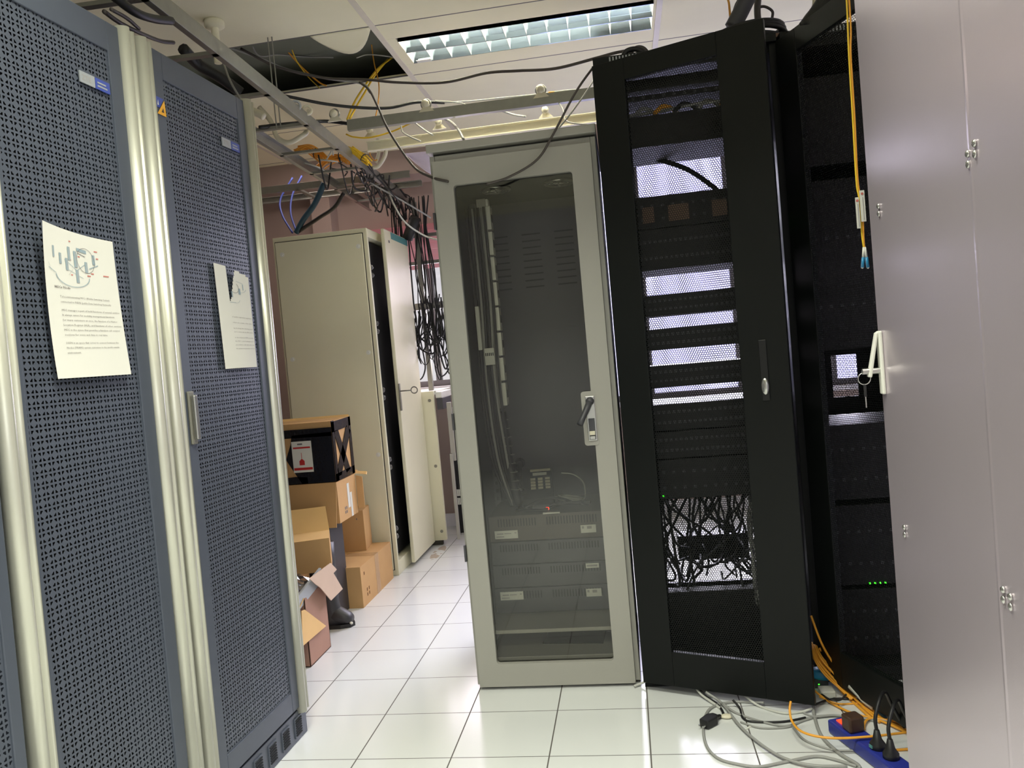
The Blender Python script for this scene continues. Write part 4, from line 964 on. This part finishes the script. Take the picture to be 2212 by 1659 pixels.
# threaded hangers
for px, py, lb in ((592, 190, 'thin steel hanger rod on long ladder, left of pair'), (601, 190, 'thin steel hanger rod on long ladder, right of pair')):
    p = at(px, py+30, y=3.30); o = MB().cyl((0, 0, -.04), (0, 0, .40), .003, 8).build('hanger_rod', M['galv']); o.location = (p.x, p.y, 2.30); tag(o, lb, 'hanger rod')

# ------------------------------------------------------------------ loose cables overhead
def cab(pts, r, mtl, label, name='cable', sub=8, n=8, group=None):
    P = [at(p[0], p[1], y=p[2]) if len(p) == 3 else Vector(p[:3]) for p in pts]
    q = MB().tube(smooth_path(P, sub), r, n); return tag(centred(q.build(name, M[mtl])), label, 'cable', group)
cab([(1410, 125, 3.0), (1388, 108, 3.1), (1340, 112, 3.15), (1290, 125, 3.2), (1200, 148, 3.25), (1120, 153, 3.3), (1050, 158, 3.35), (960, 178, 3.4), (860, 178, 3.45), (790, 172, 3.5), (700, 168, 3.5), (600, 145, 3.45), (520, 105, 3.4)], .006, 'dcable', 'brown-grey cable sweeping across the ceiling to black rack top')
cab([(580, 200, 3.35), (640, 212, 3.4), (700, 224, 3.45), (770, 232, 3.5), (840, 233, 3.55), (900, 221, 3.6), (960, 222, 3.65)], .007, 'blk', 'thick dark cable lying on the front cross rail')
cab([(777, 178, 3.45), (798, 195, 3.4), (816, 230, 3.3), (841, 284, 3.2), (891, 357, 3.0), (930, 382, 2.8), (968, 392, 2.76)], .005, 'dcable', 'grey-brown cable drooping to top left of glass-door cabinet')
cab([(1290, 140, 2.85), (1278, 150, 2.8), (1240, 205, 2.76), (1195, 290, 2.755), (1160, 345, 2.75), (1100, 382, 2.75), (1050, 398, 2.75)], .004, 'dcable', 'thin grey cable hanging across top of the glass-door cabinet')
cab([(1284, 172, 3.3), (1255, 215, 3.2), (1225, 255, 3.1), (1195, 290, 3.0)], .0035, 'lcable', 'pale cable slanting down beside black rack top left')
cab([(850, 122, 4.0), (815, 150, 3.9), (785, 190, 3.85), (765, 222, 3.8), (750, 258, 3.7)], .005, 'yellow', 'bright yellow fibre, left strand of the slanting pair')
cab([(838, 128, 4.0), (810, 162, 3.9), (788, 200, 3.85), (770, 230, 3.8), (756, 256, 3.7)], .005, 'yellow', 'bright yellow fibre, right strand of the slanting pair')
cab([(802, 92, 3.9), (808, 135, 3.9), (818, 180, 3.85), (817, 220, 3.8), (810, 260, 3.8)], .003, 'orange', 'thin orange fibre dropping straight from ceiling opening')
cab([(598, 82, 3.8), (625, 115, 3.85), (655, 148, 3.9), (690, 178, 3.9), (705, 185, 3.9)], .004, 'orange', 'orange fibre crossing the dark ceiling opening')
cab([(625, 90, 3.8), (640, 130, 3.85), (665, 165, 3.9), (690, 190, 3.8)], .003, 'yellow', 'thin yellow fibre in the dark ceiling opening')
cab([(540, 90, 3.7), (560, 120, 3.75), (600, 118, 3.8), (650, 122, 3.9), (720, 124, 3.9)], .004, 'gcable', 'grey cable looping in the dark ceiling opening')
cab([(490, 100, 3.4), (560, 125, 3.5), (620, 150, 3.6), (700, 168, 3.6), (780, 180, 3.6), (800, 200, 3.5)], .006, 'gcable', 'grey cable running along left of ceiling opening')
cab([(770, 125, 3.9), (795, 118, 3.9), (840, 122, 3.9), (865, 130, 3.9)], .003, 'lcable', 'short pale lead at right of the dark ceiling opening')
cab([(748, 290, 3.86), (765, 296, 3.84), (800, 297, 3.83), (850, 283, 3.8), (895, 262, 3.7)], .004, 'yellow', 'yellow fibre lying along the rear cross rail')
cab([(960, 222, 3.7), (1020, 218, 3.7), (1080, 212, 3.65), (1150, 205, 3.62), (1220, 196, 3.6), (1285, 192, 3.58)], .0035, 'lcable', 'pale lead resting on the front cross rail')
cab([(940, 218, 3.6), (990, 222, 3.6), (1010, 228, 3.6)], .0035, 'lcable', 'short pale lead beside left front guide')
cab([(1185, 200, 3.6), (1230, 196, 3.62), (1290, 190, 3.62)], .004, 'orange', 'orange fibre beside right front guide')
cab([(955, 254, 3.8), (975, 264, 3.7), (990, 280, 3.5), (1002, 302, 3.3)], .006, 'gcable', 'grey cable dropping behind the cabinet top cap')
cab([(892, 262, 3.75), (905, 272, 3.75), (920, 283, 3.7), (935, 292, 3.65)], .004, 'lcable', 'short pale cable dangling between the cross rails, upper')
cab([(866, 272, 3.75), (870, 285, 3.75), (885, 295, 3.7), (908, 305, 3.65)], .004, 'lcable', 'short pale cable dangling between the cross rails, lower')
cab([(1085, 240, 3.75), (1110, 248, 3.75), (1135, 252, 3.7)], .005, 'lcable', 'short thick pale cable between the guides')
cab([(1168, 205, 3.6), (1200, 215, 3.6), (1215, 235, 3.5), (1225, 262, 3.4), (1270, 270, 3.3)], .0035, 'gcable', 'thin grey cable falling from right front guide')
cab([(560, 232, 3.5), (585, 262, 3.5), (600, 298, 3.5), (625, 308, 3.5), (655, 292, 3.5), (662, 285, 3.55)], .012, 'nylon', 'bent cream conduit behind the left rack corner', 'conduit')
cab([(815, 300, 4.3), (818, 330, 4.3), (812, 352, 4.3)], .010, 'nylon', 'short vertical cream conduit right of the long ladder', 'conduit')
cab([(833, 312, 4.3), (832, 335, 4.3), (818, 358, 4.3), (806, 362, 4.3)], .012, 'nylon', 'curved cream conduit end right of the long ladder', 'conduit')
cab([(545, 240, 3.2), (560, 246, 3.2), (570, 252, 3.2)], .016, 'nylon', 'cream conduit elbow poking past left rack corner', 'conduit')
cab([(560, 275, 3.3), (620, 268, 3.4), (700, 262, 3.6), (760, 268, 3.6)], .008, 'blk', 'black rod across the long ladder')
def fbundle(pts, rad, mtl, label, seed):
    rd = random.Random(seed); q = MB(); P = [at(a, b, y=c) for a, b, c in pts]
    for k in range(15):
        o = Vector((rd.uniform(-1, 1), rd.uniform(-1, 1), rd.uniform(-.6, .6)))*rad
        q.tube(smooth_path([p+o+Vector((rd.uniform(-1, 1), 0, rd.uniform(-1, 1)))*rad*.4 for p in P], 6), .0038, 6)
    q.torus(P[len(P)//2], rad*1.1, .003, P[-1]-P[0], 16, 5, 1)
    tag(centred(q.build('cable_bundle', [M[mtl], M['blk']])), label, 'cable bundle', kind='stuff')
fbundle([(758, 322, 4.0), (772, 330, 4.0), (785, 340, 4.0), (798, 352, 4.0)], .018, 'yellow', 'thick yellow fibre bundle lying on the long ladder', 1)
fbundle([(640, 326, 4.2), (662, 320, 4.2), (682, 330, 4.2), (700, 345, 4.2)], .024, 'orange', 'dull yellow fibre bundle on ladder, left heap', 2)
fbundle([(688, 358, 4.3), (712, 344, 4.3), (735, 340, 4.3), (748, 350, 4.3)], .026, 'orange', 'dull yellow fibre bundle on ladder, right heap', 3)
cab([(798, 318, 4.2), (800, 335, 4.2), (808, 346, 4.2), (815, 345, 4.2)], .003, 'orange', 'thin orange lead hooked below the crossing')
for k, (a, b) in enumerate((((700, 300), (720, 335)), ((715, 305), (705, 345)), ((650, 350), (700, 368)), ((690, 345), (730, 350)))):
    cab([(a[0], a[1], 4.1), ((a[0]+b[0])/2+6, (a[1]+b[1])/2, 4.1), (b[0], b[1], 4.15)], .004, 'lcable', ['pale loop above the yellow heaps', 'pale tie left of the yellow bundle', 'pale lead under the yellow heaps', 'short pale lead between yellow heaps'][k])
rd = random.Random(44); q = MB()
for k in range(20):
    xo = -1.27-.24*rd.random(); y0 = 3.9+.9*rd.random(); y1 = y0+.5+.6*rd.random(); zz = 2.305+.03*rd.random(); p = []
    for j in range(6):
        t = j/5; p.append((xo-.03*t+rd.uniform(-.05, .05), min(5.28, y0+(y1-y0)*t), zz-rd.choice((0, 0, .05, .10, .16))*(t > .1)))
    q.tube(smooth_path(p, 6), .0045*rd.uniform(.7, 1.3), 6)
tag(centred(q.build('cable_tangle', M['blk'])), 'dark messy leads draped through far part of long ladder', 'cable tangle', kind='stuff')
cab([(652, 380, 4.9), (632, 420, 4.85), (628, 460, 4.8), (640, 500, 4.75)], .006, 'bcable', 'thin blue cable entering tall cabinet top')
cab([(632, 384, 4.9), (606, 430, 4.85), (610, 465, 4.8), (632, 503, 4.75)], .006, 'bcable', 'thin navy cable curving into tall cabinet top')
cab([(702, 392, 4.6), (680, 440, 4.65), (655, 475, 4.7), (640, 503, 4.72)], .018, 'teal', 'thick teal-black cable entering tall cabinet top')
cab([(742, 418, 4.6), (722, 448, 4.65), (690, 470, 4.7), (645, 500, 4.72)], .012, 'blk', 'thick black cable arcing into tall cabinet top')
cab([(*at(838, 408, z=2.275), 0), (850, 440, 4.3), (875, 480, 4.3), (915, 508, 4.4), (945, 518, 4.4)], .005, 'lcable', 'pale cable drooping toward the pink-lit window')
cab([(800, 395, 4.4), (880, 440, 4.6), (930, 470, 4.8)], .005, 'gcable', 'grey lead following the long ladder outward')

cab([(395, 105, 2.9), (430, 140, 3.0), (480, 170, 3.05), (520, 200, 3.1)], .022, 'blk', 'fat dark cable slung under the near part of long ladder')
cab([(230, -20, 1.9), (290, 25, 2.0), (330, 40, 2.1), (370, 45, 2.2)], .012, 'blk', 'dark cable at top left above the second rack')
cab([(225, 25, 1.9), (260, 50, 2.0), (300, 70, 2.1), (345, 88, 2.3), (375, 92, 2.4)], .006, 'dcable', 'thin dark cable above the edge trims of the racks')
cab([(240, 20, 1.9), (275, 40, 2.0), (300, 62, 2.1)], .005, 'dcable', 'short thin cable at top left under ladder')
cab([(480, 130, 2.8), (500, 180, 2.75), (530, 230, 2.7)], .004, 'gcable', 'thin grey cable crossing over the long ladder rail')
# ---- top of the black racks
q = MB()
for k in range(6): q.torus((0, 0, .012+.013*k), .125-.004*(k % 3), .0085, (.04*math.sin(k), .04*math.cos(k*2), 1), 40, 7)
o = q.build('cable_coil', M['blk']); o.location = (.52, 2.95, 2.178); tag(o, 'thick coil of black cable lying on top of black racks', 'cable coil')
cab([(1345, 128, 2.95), (1352, 112, 2.95), (1370, 106, 2.95), (1388, 112, 2.95), (1392, 124, 2.95)], .010, 'blk', 'short black cable loop on left black rack top')
cab([(1358, 124, 3.0), (1372, 104, 3.0), (1390, 104, 3.0), (1405, 122, 3.0)], .007, 'dcable', 'brown cable loop on left black rack top')
cab([(1582, 60, 2.9), (1598, 30, 2.9), (1618, -10, 2.9), (1640, -50, 2.9), (.62, 2.9, 2.66, 0)], .028, 'gearg', 'fat grey hose rising from black rack top', 'hose')
cab([(1638, 50, 3.0), (1636, 20, 3.0), (1640, -20, 3.0), (1650, -60, 3.0), (.60, 3.0, 2.66, 0)], .012, 'dcable', 'brown hose rising beside the black coil')
cab([(1630, 20, 3.0), (1650, 14, 3.0), (1668, 24, 3.0), (1668, 40, 3.0)], .005, 'dcable', 'thin brown loop over the black coil')
cab([(1578, 45, 3.0), (1575, 10, 3.0), (1571, -30, 3.0), (.52, 3.0, 2.66, 0)], .004, 'orange', 'thin tan lead at left of the grey hose')
cab([(1580, 40, 3.0), (1590, 12, 3.0), (1600, -20, 3.0), (.56, 3.0, 2.66, 0)], .006, 'dcable', 'thin brown lead at left of the grey hose')
cab([(1732, 62, 2.75), (1744, 40, 2.75), (1760, 20, 2.75), (1764, 0, 2.75), (1760, -40, 2.75), (.72, 2.75, 2.66, 0)], .013, 'nylon', 'bent cream conduit above rightmost black rack', 'conduit')
cab([(1745, 62, 2.6), (1775, 22, 2.6), (1800, -20, 2.6), (1860, -120, 2.6), (.86, 2.6, 2.66, 0)], .032, 'blk', 'fat black duct above rightmost black rack', 'duct')
cab([(1815, 20, 2.5), (1822, 8, 2.5), (1826, -10, 2.5), (1830, -40, 2.5)], .006, 'lcable', 'pale lead at top right above the black duct')
q = MB().prism([(.50, 2.80, 2.178), (.80, 2.79, 2.178), (.80, 2.84, 2.178), (.50, 2.85, 2.178)], (0, 0, .012)); tag(centred(q.build('wood_strip', M['wood'])), 'reddish-brown strip lying along top edge of black racks', 'strip')

# ------------------------------------------------------------------ hanging fibres with tags
yf = 2.02
cab([(at(1826, -30, y=yf).x-.02, yf, 2.66, 0), (at(1826, -30, y=yf).x-.012, yf, 2.40, 0), (at(1826, -30, y=yf).x-.004, yf, at(1826, -30, y=yf).z+.10, 0), (1826, -30, yf), (1830, 20, yf), (1834, 120, yf), (1842, 250, yf), (1850, 390, yf), (1856, 430, yf), (1862, 505, yf), (1866, 535, yf)], .0022, 'yellow', 'yellow fibre lead hanging before the grey cabinet, left strand')
cab([(at(1832, -30, y=yf).x-.02, yf, 2.66, 0), (at(1832, -30, y=yf).x-.012, yf, 2.40, 0), (at(1832, -30, y=yf).x-.004, yf, at(1832, -30, y=yf).z+.10, 0), (1832, -30, yf), (1838, 60, yf), (1838, 120, yf), (1846, 250, yf), (1853, 390, yf), (1862, 440, yf), (1866, 520, yf), (1868, 535, yf)], .0022, 'orange', 'yellow fibre lead hanging before the grey cabinet, right strand')
for (a, b, c, d_), lb in (((1847, 427, 1859, 493), 'white label sleeve on hanging yellow fibre, lower left one'), ((1856, 412, 1871, 478), 'white label sleeve on hanging yellow fibre, upper right one')):
    p = at(a, b, y=yf-.005); p2 = at(c, d_, y=yf-.005); q = MB().box((p.x, yf-.007, p2.z), (p2.x, yf-.004, p.z)); q.box((p.x+.005, yf-.0078, p2.z+.004), (p2.x-.004, yf-.007, p.z-.016), 1)
    q.cyl(((p.x+p2.x)/2, yf-.0078, p.z-.008), ((p.x+p2.x)/2, yf-.007, p.z-.008), .003, 12, 2)
    o = q.build('cable_label', [M['white'], M['ink'], M['inkr']]); tag(centred(o), lb, 'cable label')
for px0, px1, lb in ((1866, 1863, 'blue and white fibre plug hanging, left of pair'), (1868, 1875, 'blue and white fibre plug hanging, right of pair')):
    a = at(px0, 534, y=yf); b = at((px0+px1)/2, 556, y=yf); c = at(px1, 578, y=yf)
    r = thing('fibre_connector', a, lb, 'connector')
    MB().tube([(0, 0, 0), b-a], .0030, 8).build('boot', M['white'], r); MB().tube([b-a, c-a], .0042, 4).build('plug', M['connb'], r); MB().ball(c-a, .003, 8).build('ferrule', M['white'], r)

# ------------------------------------------------------------------ floor leads and power strip
def fcab(pts, r, mtl, label, lift=0, name='cable'):
    P = []
    for i, p in enumerate(pts): P.append(at(p[0], p[1], z=r+(p[2] if len(p) > 2 else 0)+.0005+lift))
    q = MB().tube(smooth_path(P, 8), r, 8); return tag(centred(q.build(name, M[mtl])), label, 'cable')
fcab([(1650, 1518, .01), (1610, 1516), (1570, 1518), (1535, 1530), (1520, 1560), (1524, 1605), (1548, 1636), (1590, 1650), (1640, 1656), (1700, 1645), (1760, 1634), (1800, 1640), (1850, 1655)], .0042, 'gcable', 'grey cable looping widest on the floor before black rack')
fcab([(1525, 1495, .02), (1560, 1520), (1600, 1570), (1650, 1612), (1700, 1640), (1760, 1654), (1830, 1655)], .0042, 'gcable', 'grey cable curving from rack base down to frame bottom', .005)
fcab([(1608, 1502, .02), (1640, 1525), (1690, 1540), (1730, 1538), (1755, 1530, .01)], .0040, 'lcable', 'pale grey cable tucked under open black door')
fcab([(1560, 1518, .01), (1590, 1540), (1650, 1560), (1700, 1568), (1740, 1555), (1780, 1546), (1850, 1550), (1900, 1560)], .0035, 'gcable', 'grey cable running toward the blue power strip')
fcab([(1735, 1540, .01), (1760, 1548), (1800, 1545), (1850, 1550), (1960, 1562)], .0035, 'gcable', 'thin grey cable behind the blue power strip', .004)
fcab([(1756, 1515, .01), (1760, 1550), (1775, 1590), (1810, 1625), (1850, 1650), (1858, 1659)], .0052, 'gcable', 'thicker grey cable passing left of blue power strip')
fcab([(1710, 1565, .01), (1740, 1600), (1800, 1620), (1850, 1622), (1880, 1630)], .003, 'gcable', 'thin grey cable crossing under orange fibre')
fcab([(1600, 1560), (1640, 1572), (1690, 1572), (1720, 1566)], .003, 'gcable', 'short thin grey cable near the white tie')
fcab([(1583, 1512, .02), (1598, 1530), (1604, 1550), (1620, 1558), (1660, 1560), (1700, 1558), (1740, 1550)], .0035, 'blk', 'thin black lead running right on the floor')
fcab([(1504, 1480, .03), (1522, 1502, .01), (1550, 1522), (1562, 1540), (1558, 1548), (1548, 1552)], .0042, 'blk', 'black power lead ending in the loose plug')
fcab([(1498, 1478, .03), (1515, 1500, .01), (1545, 1522), (1556, 1530)], .0042, 'lcable', 'pale cable beside the black power lead')
fcab([(1370, 1482, .004), (1385, 1476, .006), (1400, 1470, .02), (1418, 1462, .04)], .004, 'lcable', 'short pale cable at foot of the glass-door cabinet')
fcab([(1708, 1515, .04), (1706, 1535, .02), (1712, 1560), (1735, 1582), (1790, 1594), (1870, 1592), (1960, 1582)], .0036, 'orange', 'orange fibre curving over the blue power strip', .048)
fcab([(1757, 1490, .02), (1790, 1515), (1840, 1540), (1900, 1556), (1965, 1585)], .0036, 'orange', 'orange fibre running diagonally behind power strip', .004)
fcab([(1770, 1400, .12), (1800, 1440, .06), (1830, 1490, .02), (1870, 1530), (1920, 1560), (1965, 1580)], .0042, 'orange', 'orange fibre falling beside open door into the pile')
fcab([(1752, 1330, .25), (1775, 1390, .16), (1805, 1440, .08), (1850, 1500, .02), (1900, 1545), (1966, 1572)], .0036, 'orange', 'orange fibre falling farthest up along open door')
fcab([(1752, 1415, .10), (1775, 1440, .07), (1800, 1470, .03), (1825, 1500), (1880, 1550)], .0045, 'orange', 'thick orange fibre strand in the pile')
fcab([(1756, 1402, .12), (1790, 1440, .07), (1815, 1475, .03), (1840, 1505), (1900, 1560)], .0045, 'orange', 'second thick orange strand in the pile')
rd = random.Random(8); q = MB()
for k in range(16):
    dx, dy = rd.uniform(-14, 14), rd.uniform(-8, 8)
    p = [at(1757+dx*.3, 1395+dy, z=.13), at(1768+dx*.6, 1425+dy, z=.10), at(1792+dx*.8, 1455+dy, z=.06), at(1815+dx*.6, 1480+dy*.6, z=.03), at(1842+dx*.5, 1508+dy*.4, z=.012+.004*rd.random())]
    q.tube(smooth_path(p, 6), .003, 6)
tag(centred(q.build('cable_bundle', M['orange'])), 'thick bundle of orange fibres slumping beside open black door', 'cable bundle', kind='stuff')
fcab([(1885, 1632), (1920, 1622), (1968, 1618)], .0036, 'orange', 'orange fibre at right beyond the power strip')
fcab([(1866, 1575), (1868, 1562), (1880, 1552), (1920, 1556), (1966, 1566)], .0036, 'orange', 'orange fibre loop beside brown plug', .006)
fcab([(1770, 1505, .01), (1810, 1520), (1860, 1520), (1900, 1530)], .003, 'orange', 'thin orange fibre behind the pile')
fcab([(1775, 1500, .01), (1795, 1512, .02), (1815, 1512, .02), (1828, 1500, .03)], .003, 'blk', 'thin black ring of lead behind orange fibres')
fcab([(1760, 1522, .01), (1800, 1510), (1860, 1512), (1900, 1525)], .004, 'blk', 'black lead lying behind the orange fibres')
q = MB().tube([at(1838, 1482, z=.05), at(1868, 1512, z=.03), at(1888, 1528, z=.02)], .011, 10); o = q.build('cable_sleeve', M['white']); tag(centred(o), 'white protective sleeve on leads right of orange fibres', 'cable sleeve')
q = MB().tube([at(1890, 1529, z=.02), at(1914, 1548, z=.012)], .008, 8); o = q.build('cable_plug', M['teal']); tag(centred(o), 'dark blue plug end below the white sleeve', 'plug')
q = MB().ball((0, 0, .022), .05, 14, 1.1, .7, .45); o = q.build('blue_cloth', M['connb']); o.location = at(1782, 1468, z=.02); tag(o, 'crumpled blue cover behind the orange fibres', 'cover')
o = MB().box((0, 0, 0), (.055, .10, .030)).box((.006, -.001, .012), (.010, 0, .016), 1).box((.022, -.001, .012), (.026, 0, .016), 1).build('network_adapter', [M['gearg'], M['green']], None, .002); o.location = at(1758, 1496, z=0)+Vector((0, .03, 0)); tag(o, 'small box with two green lights beside open black door', 'adapter')
o = MB().box((0, 0, 0), (.045, .05, .02)).build('wall_plate', M['white'], None, .003); o.location = at(1775, 1508, z=0); tag(o, 'small white plate by the two green lights', 'plate')
# loose plug
pl = thing('power_plug', at(1535, 1566, z=0), 'loose black power plug lying on white floor tiles', 'plug', .85)
MB().prism([(-.035, -.016, .002), (.01, -.020, .002), (.028, -.008, .002), (.028, .008, .002), (.01, .020, .002), (-.035, .016, .002)], (0, 0, .026)).build('housing', M['blk'], pl, .004)
MB().cyl((.026, 0, .014), (.052, 0, .010), .008, 12, 0, .005).build('strain_relief', M['blk'], pl)
q = MB(); 
for y in (-.008, .008): q.box((-.048, y-.002, .012), (-.035, y+.002, .016))
q.build('prong', M['steel'], pl)
o = MB().ball((0, 0, .006), .018, 10, 1.2, .8, .35).build('putty_lump', M['nylon']); o.location = at(1570, 1551, z=0); tag(o, 'small cream lump on floor right of the loose plug', 'lump')
o = MB().box((-.02, -.003, 0), (.02, .003, .003)).build('cable_tie', M['white']); o.location = at(1617, 1573, z=0); o.rotation_euler = (0, 0, .8); tag(o, 'white cable tie scrap on the floor joint', 'cable tie')
# power strip
ps = thing('power_strip', (.530, 2.425, 0), 'blue power strip with lit red switch and three plugs', 'power strip', -1.24)
MB().box((0, -.030, .002), (.36, .030, .042)).build('housing', M['pblue'], ps, .006)
MB().box((.018, -.012, .042), (.046, .012, .0455)).build('switch', M['redled'], ps, .002)
for k in range(5): q = MB().cyl((.085+.055*k, 0, .0415), (.085+.055*k, 0, .0425), .019, 20); q.build('socket', M['pblue'], ps)
def onps(x, y, z): return Vector((.530, 2.425, 0))+Matrix.Rotation(-1.24, 3, 'Z') @ Vector((x, y, z))
a = thing('power_plug', onps(.085, 0, .043), 'chunky brown adapter plug in blue power strip', 'plug', -1.24); MB().box((-.022, -.024, 0), (.022, .024, .045)).build('housing', M['brown'], a, .006)
for xx, lb, up in ((.195, 'black plug with green mark in blue power strip', 1), (.250, 'black plug nearest frame bottom in blue power strip', 0)):
    a = thing('power_plug', onps(xx, 0, .043), lb, 'plug', -1.24); q = MB().lathe([(0, 0), (.021, 0), (.021, .012), (.012, .026), (.007, .05), (0, .052)], (0, 0, 0), n=18); q.build('housing', M['blk'], a)
    if up: MB().box((-.006, -.023, .004), (.006, -.020, .012)).build('mark', M['tealp'], a)
    p0 = Vector((0, 0, .048)); q = MB().tube(smooth_path([p0, p0+Vector((-.002, .0, .035)), p0+Vector((-.02, .03, .075)), p0+Vector((-.06, .075, .07)), p0+Vector((-.10, .12, .01)), p0+Vector((-.12, .17, -.075))]), .0050, 8); q.build('lead', M['blk'], a)
